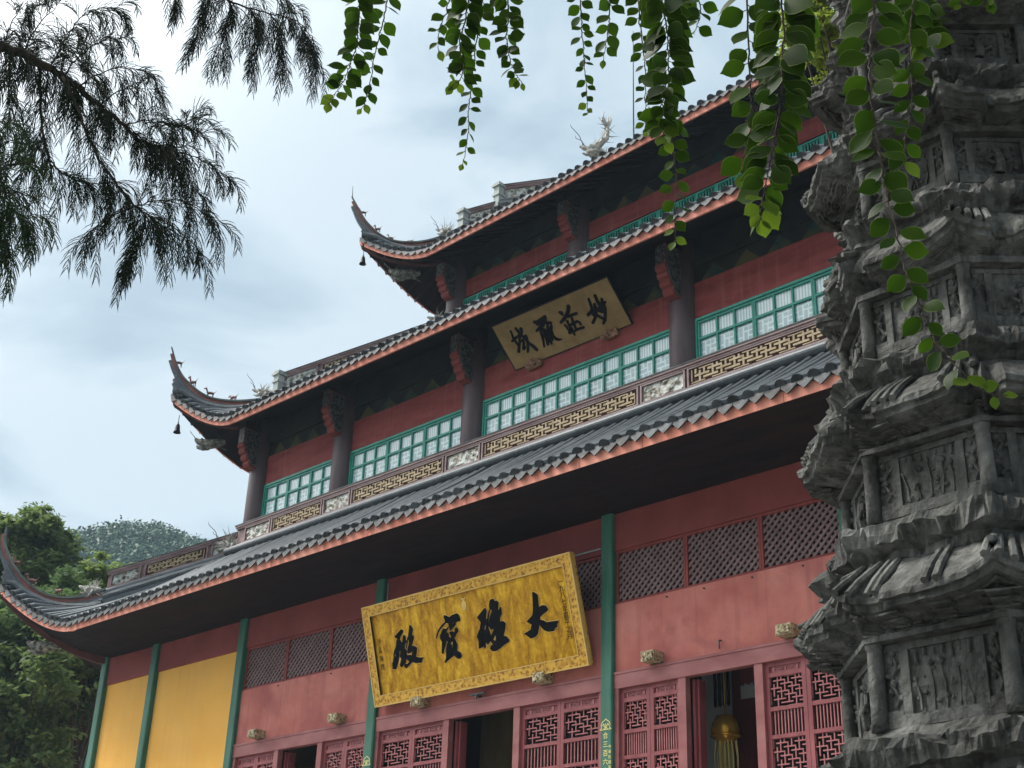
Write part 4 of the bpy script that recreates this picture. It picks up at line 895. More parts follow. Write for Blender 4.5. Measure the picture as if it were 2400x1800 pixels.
def beast_head(P, d, s, seed):
    """carved fish-dragon head under the corner rafter, mouth open outwards"""
    P = Vector(P); d = Vector(d).normalized(); up = Vector((0, 0, 1)); sd = d.cross(up).normalized(); mb = MB(); r = random.Random(seed)
    mb.tube([P - d * .75 * s + up * .12 * s, P - d * .35 * s + up * .05 * s, P - d * .05 * s, P + d * .18 * s + up * .05 * s, P + d * .42 * s + up * .13 * s, P + d * .5 * s + up * .22 * s], [.1 * s, .2 * s, .23 * s, .18 * s, .11 * s, .07 * s], 10)
    mb.tube([P - d * .1 * s - up * .14 * s, P + d * .15 * s - up * .2 * s, P + d * .36 * s - up * .16 * s, P + d * .42 * s - up * .08 * s], [.13 * s, .1 * s, .07 * s, .035 * s], 8)
    for q in (-1, 1):
        mb.blob(P + d * .2 * s + sd * q * .15 * s + up * .16 * s, .065 * s, 1, 0)
        for k in range(3):
            spike(mb, P - d * (.1 + .18 * k) * s + sd * q * .18 * s, sd * q * .5 - d - up * (.3 * k - .3), .4 * s, .06 * s)
        for k in range(4): spike(mb, P + d * (.2 + .06 * k) * s + sd * q * .07 * s - up * .04 * s, -up, .08 * s, .018 * s)
        w = [P + d * .45 * s + sd * q * .05 * s + up * .18 * s]
        for k in range(1, 6): w.append(w[0] + d * (.06 * k * s) + up * (.07 * k * s) + sd * q * (.05 * math.sin(k * 1.4)) * s)
        mb.tube(w, .014 * s, 5)
    return mb.build('beast_head', MAT['beast_dark'], hall)
DG = Vector((-1, -1, 0)).normalized()
for cx in (-1, 1):
    dg = Vector((cx, -1, 0)).normalized()
    hp = lambda R, o, z: Vector((cx * (R.HX + o), R.yf - o, z))
    dragon(hp(R1, -2.42, 14.02), dg + Vector((0, 0, -.2)), .78, 3, True)
    dragon(hp(R1, .52, 12.38), dg, .62, 5, False)
    dragon(hp(R2, .05, 19.35), dg, .62, 8, True)
    dragon(hp(R2, -4.0, 22.3), dg, .7, 21, False)
    dragon(hp(R3, .28, 25.9), dg, .60, 11, True)
    dragon(hp(R3, -3.55, 29.25), dg, 1.0, 14, True, True)
    for R, lst in ((R1, [(1.32, 12.36, .55), (1.95, 12.66, .55), (2.35, 13.22, .55)]), (R2, [(.85, 19.2, .5), (1.4, 19.32, .5), (1.85, 19.68, .55), (2.25, 20.4, .5)]), (R3, [(1.25, 25.56, .36), (1.75, 25.66, .36), (2.1, 25.98, .45), (2.5, 26.65, .45)])):
        for k, (o, z, s) in enumerate(lst): figure(hp(R, o, z), dg if k % 2 else Vector((cx, -.2, 0)), s, k, [.25, .7, .9, .6][k])
    beast_head(hp(R1, 1.5, 10.72), dg, .82, 1); beast_head(hp(R2, 1.32, 17.62), dg, .78, 2); beast_head(hp(R3, 1.42, 24.28), dg, .86, 3)
mb = MB(); t3 = Vector((-(R3.HX + 2.81), R3.yf - 2.81, 27.38)); mb.tube([t3, t3 + Vector((-.02, -.02, .5))], [.02, .008], 5); mb.build('spire_wire', MAT['iron'], hall)
# ---- wind bells (hang from the corner rafters)
def bell(P, drop, label):
    t = thing('wind_bell', P, label, 'bell', 'bronze bells under the roof corners'); x, y, z = P
    mb = MB(); mb.lathe((x, y, z - drop), [(.02, .02), (.045, 0), (.07, -.06), (.08, -.16), (.10, -.25), (.125, -.31), (.11, -.31), (.07, -.15), (.02, -.04)], 14); mb.build('bell_body', MAT['bronze'], t, True)
    mb = MB(); mb.tube([(x, y, z), (x, y, z - drop)], .012, 5); mb.tube([(x - .03, y, z - drop + .05), (x, y, z - drop + .09), (x + .03, y, z - drop + .05)], .012, 5); mb.build('chain', MAT['iron'], t)
    mb = MB(); mb.tube([(x, y, z - drop - .2), (x, y, z - drop - .35)], [.01, .022], 6); mb.build('clapper', MAT['bronze'], t)
bell((-(13.5 + 2.05), Y2 - 2.05, 18.62), .32, 'small dark bronze bell hanging from the upturned corner of the middle roof')
bell((-(9.2185 + 2.4), Y3 - 2.4, 25.38), .42, 'small dark bronze bell hanging from the upturned corner of the topmost roof')
# ---- lightning rod
t = thing('lightning_rod', (-6.19, 13.0, 31.2), 'thin straight metal rod rising above the topmost roof', 'lightning rod')
mb = MB(); mb.tube([(-6.19, 13, 30.9), (-6.19, 13, 33), (-6.17, 13, 37.2)], [.035, .03, .012], 6); mb.build('rod', MAT['iron'], t)
mb = MB(); mb.lathe((-6.19, 13, 30.9), [(.12, 0), (.1, .12), (.04, .2)], 8); mb.build('foot', MAT['iron'], t)

# ------------------------------------------------------------------ name boards
def board_frame(yb, zb, yt, zt):
    P0 = Vector((0, yb, zb)); V = Vector((0, yt - yb, zt - zb)).normalized(); N = Vector((0, -1, 0)); N = (N - V * N.dot(V)).normalized()
    return frame(P0, Vector((1, 0, 0)), V, N), (Vector((0, yt - yb, zt - zb))).length
M, H = board_frame(-.218, 7.271, -.855, 9.471)
pl = thing('main_name_board', (0, -.3, 7.27), 'large gilded name board with black calligraphy leaning out over the central doors', 'sign')
W = 3.27; b = .235
mb = MB(); mb.mbox(M, -W + b, W - b, b, H - b, -.1, 0); mb.build('board', MAT['gold'], pl)
mb = MB()
for a in ((-W, W, 0, b), (-W, W, H - b, H)): mb.mbox(M, a[0], a[1], a[2], a[3], -.11, .045)
for a in ((-W, -W + b), (W - b, W)): mb.mbox(M, a[0], a[1], b + .001, H - b - .001, -.11, .044)
mb.build('carved_frame', MAT['gold_frame'], pl)
mb = MB()
for a in ((-W - .012, W + .012, -.012, .018), (-W - .012, W + .012, H - .018, H + .012), (-W + b - .02, W - b + .02, b - .022, b), (-W + b - .02, W - b + .02, H - b, H - b + .022)): mb.mbox(M, *a, -.05, .056)
for a in ((-W - .012, -W + .018), (W - .018, W + .012)): mb.mbox(M, a[0], a[1], .019, H - .019, -.05, .055)
for a in ((-W + b - .02, -W + b), (W - b, W - b + .02)): mb.mbox(M, a[0], a[1], b + .001, H - b - .001, -.05, .055)
mb.build('frame_moulding', MAT['cut_edge'], pl)
ed = MB(); gl = None
for k, loops in enumerate(MAIN_GLYPHS):
    L = [[(a / 1000, c / 1000) for a, c in lp] for lp in loops]
    if k in (0, 3, 5, 7): gl = MB()
    gl.prism(L, M, .004, .022 + .0012 * k)
    if k in (2, 4, 6, 7): gl.build('character', MAT['black'], pl)
    lp = L[0]; n = len(lp); out = []
    ar = sum(lp[i][0] * lp[(i + 1) % n][1] - lp[(i + 1) % n][0] * lp[i][1] for i in range(n)); sg = 1 if ar > 0 else -1
    for i in range(n):
        p, q = Vector(lp[i - 1]), Vector(lp[(i + 1) % n]); d = (q - p).normalized(); out.append((lp[i][0] + d.y * sg * .017, lp[i][1] - d.x * sg * .017))
    ed = MB(); ed.prism([out], M, .001, .003 + .0006 * k); ed.build('glyph_edge', MAT['cut_edge'], pl)
mb = MB()
ru0, rv0 = SIDE_TEXT[0][0] / 1000, SIDE_TEXT[0][1] / 1000; rv1 = SIDE_TEXT[1][1] / 1000
txt = '一九八七年嘉平之月'
for k, ch in enumerate(txt): mb = MB(); glyph_mesh(ch, .15, M, ru0 - .01, rv0 - .02 - (rv0 - rv1) * k / (len(txt) - 1), mb, .006); mb.build('small_character', MAT['black'], pl)
lu0, lv0 = SIDE_TEXT[2][0] / 1000, SIDE_TEXT[2][1] / 1000; lv1 = SIDE_TEXT[3][1] / 1000
for k, ch in enumerate('沙孟海題'): mb = MB(); glyph_mesh(ch, .15, M, lu0, lv0 - .04 - (lv0 - lv1) * k / 3, mb, .006); mb.build('small_character', MAT['black'], pl)
mb = MB(); su, sv = SIDE_TEXT[4][0] / 1000, SIDE_TEXT[4][1] / 1000
seal = [(su + .075 * math.cos(2 * math.pi * k / 18), sv - .06 + .115 * math.sin(2 * math.pi * k / 18)) for k in range(18)]
mb.prism([seal], M, .001, .012); mb.prism([[(su - .055, sv + .06), (su - .075, sv + .12), (su, sv + .085), (su + .075, sv + .12), (su + .055, sv + .06)]], M, .001, .011); mb.build('seal', MAT['cut_edge'], pl)
# upper board
M, H = board_frame(2.72, 16.70, 1.749, 17.63); W = 2.025
pl = thing('upper_name_board', (0, 2.4, 16.7), 'dull gold board with four black characters hanging under the middle roof', 'sign')
mb = MB(); mb.mbox(M, -W, W, 0, H, -.07, 0); mb.build('board', MAT['dull_gold'], pl)
mb = MB()
for a in ((-W - .01, W + .01, -.012, .012), (-W - .01, W + .01, H - .012, H + .012)): mb.mbox(M, *a, -.06, .012)
for a in ((-W - .01, -W + .012), (W - .012, W + .01)): mb.mbox(M, a[0], a[1], .013, H - .013, -.06, .011)
mb.build('board_edge', MAT['bronze'], pl)
k = 0
for ch in UPPER_STROKES:
    mb = MB()
    for st in ch:
        stroke_line(mb, M, [(a / 1000, c / 1000, max(.02, w / 1000)) for a, c, w in st], 0, .002, .016 + .0007 * (k % 12)); k += 1
    mb.build('character', MAT['black'], pl)
for u in (-1.28, 1.36):   # carved lions that hold the lower edge
    mb = MB(); p = M(u, -.03, .06); r = random.Random(int(u * 10))
    mb.blob(p, .17, 2, .4, (1.5, .9, .8), 3)
    for i in range(14): mb.blob(p + Vector((r.uniform(-.22, .22), r.uniform(-.14, .02), r.uniform(-.1, .1))), r.uniform(.05, .08), 1, .4, (1, 1, 1), i)
    mb.build('carved_lion_rest', MAT['brown_block'], pl)

# ------------------------------------------------------------------ inside the open doors
t = thing('olive_pillar', (-2.55, 3.5, ZF), 'dim olive brown pillar seen through the central doorway', 'pillar')
mb = MB(); mb.lathe((-2.55, 3.5, 0), [(.72, ZF + .3), (.72, 8.99)], 28); mb.build('shaft', weather('olive_paint', (.34, .25, .10), (.48, .36, .15), 2, .8, .1, stretch=(1, 1, .3)), t, True)
mb = MB(); mb.lathe((-2.55, 3.5, 0), [(.95, ZF + .02), (.95, ZF + .15), (.75, ZF + .29)], 28); mb.build('base', MAT['terrace'], t, True)
t = thing('red_pillar', (5.0, 2.7, ZF), 'dark red pillar just inside the right doorway beside the golden lantern', 'pillar')
mb = MB(); mb.lathe((5.02, 2.65, 0), [(.29, ZF + .3), (.29, 8.99)], 28); mb.build('shaft', MAT['beam_red'], t, True)
mb = MB(); mb.lathe((5.02, 2.65, 0), [(.45, ZF + .02), (.45, ZF + .15), (.31, ZF + .29)], 28); mb.build('base', MAT['terrace'], t, True)
gm = weather('polished_gold', (.75, .38, .04), (.90, .52, .09), 3, .2, 0, metal=.5)
t = thing('hanging_lantern', (5.30, 1.5, 5.95), 'round golden lantern with pale tassels hanging just inside the right doorway', 'lantern')
mb = MB(); mb.lathe((5.30, 1.5, 6.02), [(.06, .30), (.17, .27), (.26, .12), (.29, -.02), (.25, -.15), (.15, -.24), (.06, -.26)], 24); mb.build('globe', gm, t, True)
mb = MB(); mb.lathe((5.30, 1.5, 6.02), [(.295, -.10), (.31, -.12), (.27, -.15)], 24); mb.tube([(5.30, 1.5, 6.3), (5.30, 1.5, 9.0)], .012, 5); mb.build('rim', gm, t, True)
mb = MB()
for k in range(22):
    a = k * 2.4; q = .05 + .008 * k; x, y = 5.30 + q * math.cos(a), 1.5 + q * math.sin(a)
    mb.tube([(x, y, 5.8), (x + .03 * math.cos(a), y + .03 * math.sin(a), 5.5), (x + .02 * math.cos(a), y + .02 * math.sin(a), 5.05)], [.016, .012, .006], 5)
mb.build('tassels', MAT['goldpaint'], t)
pm = weather('pale_panel', (.50, .53, .53), (.60, .63, .63), 2, .8, 0)
t = thing('pale_panel', (2.1, 6.2, 6), 'pale grey panel at the back of the right doorway behind the golden lantern', 'panel')
mb = MB(); mb.box(1.3, 2.75, 6.2, 6.24, ZF + .03, 8.98); mb.build('sheet', pm, t)
mb = MB(); mb.box(1.22, 1.299, 6.17, 6.25, ZF + .03, 8.98); mb.box(2.751, 2.83, 6.17, 6.25, ZF + .03, 8.98); mb.build('edge_strip', MAT['dark'], t)
for k in range(4):
    x = 3.28 + .115 * k; mb = MB(); mb.lathe((x, 4.0, 0), [(.01, 7.16), (.04, 7.2), (.042, 8.9), (.02, 8.99)], 10)
    o = mb.build('hanging_rod', MAT['dark'], None, True)
    tag(o, 'dark round-ended rod hanging in a row above the golden lantern in the right doorway', 'rod', 'dark rods hanging in the right doorway')
t = thing('painted_banner', (5.5, 2.2, 6.9), 'small painted banner with pale lotus flowers at the top right of the right doorway', 'banner')
mb = MB(); mb.box(5.2, 5.72, 2.2, 2.215, 6.75, 7.6); mb.build('cloth', MAT['door'], t)
mb = MB(); mb.box(5.21, 5.71, 2.19, 2.199, 6.76, 7.0)
for k in range(6): mb.blob((5.25 + .08 * k, 2.195, 7.0 + .03 * (k % 2)), .05, 1, .3, (1, .1, .8), k)
mb.build('flowers', pm, t)
mb = MB(); mb.blob((5.6, 2.195, 7.05), .11, 1, .3, (1, .1, .7), 4); mb.build('leaf', MAT['pilaster'], t)
# ------------------------------------------------------------------ the stone pagoda
PC = Vector((18.252, -14.164, 0)); PA = rad(-115.8)
GZ = -1.3
pag = thing('stone_pagoda', (PC.x, PC.y, GZ), 'weathered dark grey octagonal stone pagoda with carved tiers and broken eaves', 'pagoda')
def octr(th):      # radius of a unit octagon (circumradius 1) in direction th
    k = (th - PA) % (math.pi / 4) - math.pi / 8
    return math.cos(math.pi / 8) / math.cos(k)
def corner(th):    # 1 at a vertex, 0 in the middle of a face
    k = abs((th - PA) % (math.pi / 4) - math.pi / 8) / (math.pi / 8)
    return k
def fbm(p, s=1.0, o=4): return noise.fractal(Vector(p) * s, 1.0, 2.0, o)
def chip(p, s):     # sharp-edged chips: cellular steps
    d = noise.cell(Vector(p) * s); return d
NS = 304
def oct_ring(r, z, amp=0, fs=4, up=0, upn=4, rag=None, seed=0):
    row = []
    for i in range(NS):
        th = PA + 2 * math.pi * i / NS
        c = corner(th); rr = r * octr(th); zz = z + up * c ** upn
        p = Vector((rr * math.cos(th), rr * math.sin(th), zz))
        if amp:
            d = fbm((p.x + seed, p.y, p.z), fs) * amp
            rr += d; zz += fbm((p.x, p.y + 9 + seed, p.z), fs) * amp * .4
        if rag: rr -= rag(th, c)
        if amp:
            q = PC + Vector((rr * math.cos(th), rr * math.sin(th), zz)); rr += (abs(noise.noise(q * 11)) - .22) * amp * .8 + noise.noise(q * 34) * amp * .35 - max(0, chip(q, 9) - .72) * amp * 1.6
        row.append(PC + Vector((rr * math.cos(th), rr * math.sin(th), zz)))
    return row
TZ = [.62, 1.675, 2.697, 3.613, 4.509, 5.33, 6.08, 6.76]
BR = [.93, .872, .805, .745, .672, .61, .55, .5]        # body circumradius
ER = [1.24, 1.155, 1.08, .95, .94, .87, .72, .64]     # eave corner radius
def face_frame(f, r, z):     # frame on octagon face f: u along the face from its centre, v up, n outward
    th = PA + (f + .5) * math.pi / 4; ap = r * math.cos(math.pi / 8)
    N = Vector((math.cos(th), math.sin(th), 0)); U = Vector((-math.sin(th), math.cos(th), 0))
    return frame(PC + N * ap + Vector((0, 0, z)), U, Vector((0, 0, 1)), N), 2 * r * math.sin(math.pi / 8)
for k in range(7):
    z0, z1 = TZ[k], TZ[k + 1]; h = z1 - z0; r = BR[k]; er = ER[k]; rn = BR[k + 1]
    zb = z0 + .10                       # plinth top
    zc = z0 + h * .47                   # head of the columns
    ze = z0 + h * .60                   # lip of the eave
    rk = random.Random(40 + k)
    # body wall
    rows = []; nz = 12
    for j in range(nz + 1):
        z = zb - .02 + (zc + .05 - zb) * j / nz; row = []
        for i in range(NS):
            th = PA + 2 * math.pi * i / NS; rr = (r - .02) * octr(th)
            p = Vector((rr * math.cos(th), rr * math.sin(th), z)); rr += fbm(p, 9, 4) * .016 + noise.noise(p * 30) * .007
            row.append(PC + Vector((rr * math.cos(th), rr * math.sin(th), z)))
        rows.append(row)
    m = MB(); m.grid(rows, True); body = m.build('carved_body', MAT['stone'], pag)
    H = zc - zb
    for f in range(8):                  # door frame, flanking strips and their reliefs on every face
        M, W = face_frame(f, r - .02, zb); a = W / 2 - .055
        m = MB()
        for s in (-1, 1):
            m.mbox(M, min(s * .26 * W, s * .33 * W), max(s * .26 * W, s * .33 * W), .035, H * .88, -.02, .018)      # jambs
            m.mbox(M, min(s * .47 * W, s * .485 * W), max(s * .47 * W, s * .485 * W), .035, H * .88, -.02, .012)
            m.mbox(M, min(s * .335 * W, s * .465 * W), max(s * .335 * W, s * .465 * W), .035, .06, -.02, .018)
        m.mbox(M, -.5 * W + .03, .5 * W - .03, -.02, .034, -.02, .026); m.mbox(M, -.5 * W + .03, .5 * W - .03, H * .885, H * .97, -.02, .014)
        m.build('panel_frame', MAT['stone'], body)
        m = MB()
        if f % 2 == 0:                  # lotus stems and a standing figure in shallow relief
            for q in range(5):
                u = (-.2 + .1 * q) * W; t = H * rk.uniform(.35, .75); uu = u + rk.uniform(-.03, .03)
                m.tube([M(u, .05, .004), M((u + uu) / 2 + .01, t * .6, .008), M(uu, t, .008)], [.007, .006, .005], 5)
                m.blob(M(uu, t, .0), rk.uniform(.015, .025), 1, .35, (1, 1, 1), q)
                for w in range(3): m.blob(M(uu + rk.uniform(-.05, .05), t * rk.uniform(.3, .95), .0), rk.uniform(.008, .015), 1, .3, (1, 1, 1), q + w)
            for q in range(7): m.tube([M((-.21 + .07 * q) * W, H * .87, .004), M((-.21 + .07 * q) * W, H * rk.uniform(.70, .8), .004)], .008, 5)
        else:                           # doors with rows of studs and a guardian
            for q in range(4):
                for w in range(5): m.blob(M((-.18 + .12 * q) * W, H * (.15 + .15 * w), .002), .014, 1, .1)
            m.tube([M(0, .05, .012), M(.005, H * .35, .02), M(0, H * .6, .018)], [.028, .034, .022], 8); m.blob(M(0, H * .68, .012), .022, 1, .2)
            for s in (-1, 1): m.tube([M(s * .03, H * .56, .02), M(s * .07, H * .42, .03), M(s * .03, H * .33, .04)], [.012, .011, .009], 6)
        m.build('relief_figures', MAT['stone'], body)
        for s in (-1, 1):
            m = MB(); u = s * .40 * W; pts = []
            for q in range(9): pts.append(M(u + math.sin(q * 1.5) * .022, .08 + (H * .76) * q / 8, .004))
            m.tube(pts, .009, 5)
            for q in range(7): m.blob(pts[q + 1] + (M(.02 * (-1) ** q, 0, 0) - M(0, 0, 0)), rk.uniform(.014, .022), 1, .4, (1, 1, 1), q)
            m.build('side_scroll', MAT['stone'], body)
    for q in range(8):                  # corner columns
        th = PA + q * math.pi / 4; x, y = PC.x + (r + .012) * math.cos(th), PC.y + (r + .012) * math.sin(th); cr = .040 * (r / .87)
        m = MB(); m.lathe((x, y, 0), [(cr * 1.1, zb - .03), (cr, zb + .05), (cr * .98, (zb + zc) / 2), (cr * .90, zc - .03), (cr * 1.08, zc - .022), (cr * 1.08, zc), (cr * .9, zc + .02)], 16); m.build('corner_column', MAT['stone'], pag, True)
    # broken stretches of the eave
    bro = [(PA + rk.uniform(0, 6.28), rk.uniform(.06, .2), rk.uniform(.05, .13)) for _ in range(8)]
    if k in (1, 2): bro += [(PA, .12, .10), (PA + .2, .07, .05)]      # the corner nearest the camera has lost its tip
    if k == 3: bro += [(PA, .2, .12), (PA - math.pi / 4, .16, .11)]
    if k in (4, 5): bro += [(PA, .18, .14)]
    def rag(th, c, k=k, bro=bro):
        d = 0
        for t0, w, dp in bro:
            a = (th - t0 + math.pi) % (2 * math.pi) - math.pi
            if abs(a) < w: d = max(d, dp * min(1, (1 - abs(a) / w) * 3) * (.8 + .5 * noise.cell(Vector((math.cos(th) * 14, math.sin(th) * 14, k)))))
        return d
    # bracket zone: stepped folds flaring to the eave
    m = MB(); rows = [oct_ring(r * .88, zc - .004), oct_ring(r * 1.075, zc - .002, .006, 9)]
    nb = 30; steps = 5 if k < 3 else 9
    for j in range(nb + 1):
        t = j / nb; g = t * steps; st = (math.floor(g) + min(1, (g - math.floor(g)) * 2.6)) / steps        # treads and risers
        rr = r * 1.075 + (er - .085 - r * 1.075) * min(1, st) ** 1.1; z = zc + .02 + (ze - .045 - zc - .02) * t
        row = []
        for i in range(NS):
            th = PA + 2 * math.pi * i / NS; c = corner(th)
            ph = (th - PA) / (math.pi / 4) * 3; scal = (abs(math.sin(ph * math.pi)) ** .6) * .075 * math.sin(math.pi * min(1, t * 1.15)) * (1 if k < 3 else .35)
            R_ = rr * octr(th) - scal - rag(th, c) * t
            zz = z + .05 * c ** 4 * t + (.011 * math.sin(t * 46 + math.sin(th * 31) * .5) if k >= 3 else 0)
            p = Vector((R_ * math.cos(th), R_ * math.sin(th), zz)); R_ += (fbm(p, 10) * .016 + (abs(noise.noise(p * 18)) - .25) * .02) * min(1, t * 3)
            row.append(PC + Vector((R_ * math.cos(th), R_ * math.sin(th), zz + fbm(p, 8) * .010 * t)))
        rows.append(row)
    m.grid(rows, True); m.build('bracket_course', MAT['stone'], pag)
    if k < 3:                           # bracket sets: stacked blocks on the corners and faces
        for q in range(24):
            m = MB(); th = PA + q * math.pi / 12; cc = corner(th); N = Vector((math.cos(th), math.sin(th), 0)); U = Vector((-N.y, N.x, 0)); Rb = r * octr(th)
            if rag(th, cc) > .04: continue
            Mq = frame(PC + N * Rb + Vector((0, 0, zc + .03)), U, Vector((0, 0, 1)), N); hh = (ze - zc - .07); ex = (er - r) * octr(th)
            for s in range(3):
                n1 = .03 + ex * (.2 + .22 * s); m.mbox(Mq, -.028 - .012 * s, .028 + .012 * s, hh * (.06 + .3 * s), hh * (.24 + .3 * s), -.04, n1)
                m.mbox(Mq, -.075 - .01 * s, .075 + .01 * s, hh * (.245 + .3 * s), hh * (.34 + .3 * s), n1 - .075, n1 - .02)
            m.build('bracket_set', MAT['stone'], pag)
    # eave: thin crisp lip, tiled slope
    m = MB(); seed = k * 7.3
    rr_ = lambda f: (lambda th, c: rag(th, c) * f)
    rows = [oct_ring(er - .11, ze - .055, .010, 9, .06, 4, rr_(1.0), seed), oct_ring(er - .035, ze - .04, .012, 12, .07, 4, rr_(1.1), seed), oct_ring(er - .03, ze - .012, .010, 12, .073, 4, rr_(1.1), seed),
            oct_ring(er - .002, ze - .008, .013, 13, .075, 4, rr_(1.1), seed), oct_ring(er, ze + .022, .013, 13, .075, 4, rr_(1.1), seed)]
    zt = z1 - .17 * h; rt = rn * 1.13
    for t in (.04, .15, .3, .45, .6, .75, .9, 1.0):
        rows.append(oct_ring(er - .006 + (rt - er + .006) * t, ze + .024 + (zt - ze - .024) * t ** .85, .012 if t < .5 else .018, 9, .075 * (1 - t) ** 2, 4, rr_(1.1 * (1 - t)), seed))
    m.grid(rows, True)
    for i in range(120):                # tile ribs running down the slope
        th = PA + 2 * math.pi * (i + .5) / 120; c = corner(th)
        if fbm((math.cos(th) * 2, math.sin(th) * 2, k * 3.0), 1.5, 3) > (.34 if k == 1 else -.05): continue
        cut = rag(th, c) * 1.1; pts = []
        for t in (0, .3, .6, .95):
            R_ = (er + .01 + (rt - er) * t) * octr(th) - cut * (1 - t); z = ze + .030 + (zt - ze - .02) * t ** .85 + .075 * (1 - t) ** 2 * c ** 4
            pts.append(PC + Vector((R_ * math.cos(th), R_ * math.sin(th), z)))
        m.tube(pts, [.020, .020, .019, .015], 7)
    for q in range(8):                  # hip ribs
        th = PA + q * math.pi / 4; cut = rag(th, 1) * 1.1; pts = []
        for t in (0, .25, .5, .75, 1):
            R_ = (er - .03 + (rt - er) * t) - cut * (1 - t); pts.append(PC + Vector((R_ * math.cos(th), R_ * math.sin(th), ze + .05 + (zt - ze - .02) * t ** .85 + .115 * (1 - t) ** 2)))
        m.tube(pts, [.014, .020, .024, .024, .02], 8)
    m.build('tiled_eave', MAT['stone'], pag)
    # rough rocky ledge carrying the next tier
    m = MB(); rl = rn * 1.17
    rows = [oct_ring(rt * .95, zt - .03, .01, 7, 0, 4, None, seed), oct_ring(rl * .97, zt + .005, .03, 6, 0, 4, None, seed + 2), oct_ring(rl * 1.0, zt + .04, .05, 5, .01, 3, None, seed + 4), oct_ring(rl * 1.05, zt + .062, .06, 6, .02, 3, None, seed + 4.3), oct_ring(rl * 1.06, z1 - .05, .07, 6, .03, 3, None, seed + 5),
            oct_ring(rl * 1.05, z1 - .012, .065, 7, .03, 3, None, seed + 5.4), oct_ring(rl * .99, z1 + .012, .045, 8, 0, 3, None, seed + 6), oct_ring(rn * 1.05, z1 + .05, .03, 9, 0, 3, None, seed + 7), oct_ring(rn * 1.0, z1 + .085, .012, 9, 0, 3, None, seed + 7.5), oct_ring(rn * .88, z1 + .10, .008, 8, 0, 3, None, seed)]
    m.grid(rows, True); m.build('rocky_ledge', MAT['stone'], pag)
m = MB()
rows = [oct_ring(1.75, GZ, .0), oct_ring(1.72, GZ + .35, .02), oct_ring(1.5, GZ + .38, .02), oct_ring(1.45, GZ + .8, .03), oct_ring(1.3, GZ + .85, .03), oct_ring(1.22, .45, .05), oct_ring(1.1, .6, .05), oct_ring(.9, .72, .02)]
m.grid(rows, True); m.build('plinth', MAT['stone'], pag)
m = MB(); top = TZ[-1]
m.lathe((PC.x, PC.y, top), [(.5, 0), (.46, .4), (.65, .5), (.3, .7), (.2, .9), (.26, 1.05), (.12, 1.3), (.14, 1.45), (.02, 1.8)], 24); m.build('finial', MAT['stone'], pag, True)
# ------------------------------------------------------------------ hanging vines
CAMP = Vector(CAM[0]); CR, CU, CF = (Vector(c) for c in CAM[1:4])
def catmull(P, n):
    P = [Vector(p) for p in P]; out = []
    for i in range(len(P) - 1):
        p0, p1, p2, p3 = P[max(0, i - 1)], P[i], P[i + 1], P[min(len(P) - 1, i + 2)]
        for k in range(n):
            t = k / n; out.append(.5 * ((2 * p1) + (p2 - p0) * t + (2 * p0 - 5 * p1 + 4 * p2 - p3) * t * t + (3 * p1 - p0 - 3 * p2 + p3) * t ** 3))
    out.append(P[-1]); return out
LEAF = [(0, 0), (.12, .17), (.30, .30), (.50, .345), (.68, .30), (.83, .18), (.93, .07), (1.04, .0)]   # along, half width
def leaf(mb, p, d, nrm, L, r):
    """pointed oval leaf with a folded midrib, drooping tip"""
    d = d.normalized(); s = d.cross(nrm).normalized(); nn = s.cross(d).normalized(); vs = []; uv = []
    wf = r.uniform(.95, 1.25); fold = r.uniform(.05, .22); curl = r.uniform(.0, .22); tw = r.uniform(-.15, .15)
    for a, w in LEAF:
        c = p + d * (a * L) - nn * (curl * a * a * L)
        for q in (-1, -.5, 0, .5, 1):
            vs.append(c + s * (q * w * wf * L) + nn * (abs(q) * w * fold * L + q * a * tw * w * L)); uv.append((q, a))
    fs = []
    for i in range(len(LEAF) - 1):
        for q in range(4): fs.append((i * 5 + q, i * 5 + q + 1, i * 5 + 5 + q + 1, i * 5 + 5 + q))
    mb.add(vs, fs, uv)
VLAB = {
 'A': 'broad-leaved vine strand, left of the first hanging pair, with three yellowing tip leaves', 'B': 'slim vine strand hanging as the right one of the first pair from the left',
 'C': 'short thin vine strand with small leaves left of the long central strand', 'D': 'thick leafy vine strand crowding the left side of the longest central strand',
 'E': 'longest central vine strand with tiny alternate leaves dangling against the open sky', 'F': 'bushy vine strand with a hooked tip right of the longest central strand',
 'G': 'slim straight vine strand with evenly paired leaves ending above the roof dragon', 'H': 'short vine strand with few large leaves left of the lightning rod',
 'I': 'thin vine strand just right of the lightning rod, ending at the topmost eave', 'J': 'densest dark vine bundle hanging in front of the topmost eave',
 'K': 'bright green vine strand dangling from the densest bundle across the red upper storey', 'L': 'small sprig of vine leaves hanging at the top edge right of the densest bundle',
 'S': 'short bunch of dark leaves at the top edge beside the densest vine bundle', 'M': 'vine strand with scattered round leaves left of the large-leaved curtain',
 'N': 'large-leaved dark vine curtain hanging before the upper right storeys', 'O': 'long vine strand curving right across the stone pagoda with glowing green leaves',
 'P': 'straight vine strand with dense leaves hanging before the pagoda, right of the long curved one', 'Q': 'short spotted leafy sprig before the top of the pagoda',
 'R': 'tiny leaf sprig at the top edge before the pagoda, left one of two', 'T': 'tiny leaf sprig at the top edge before the pagoda, right one of two'}
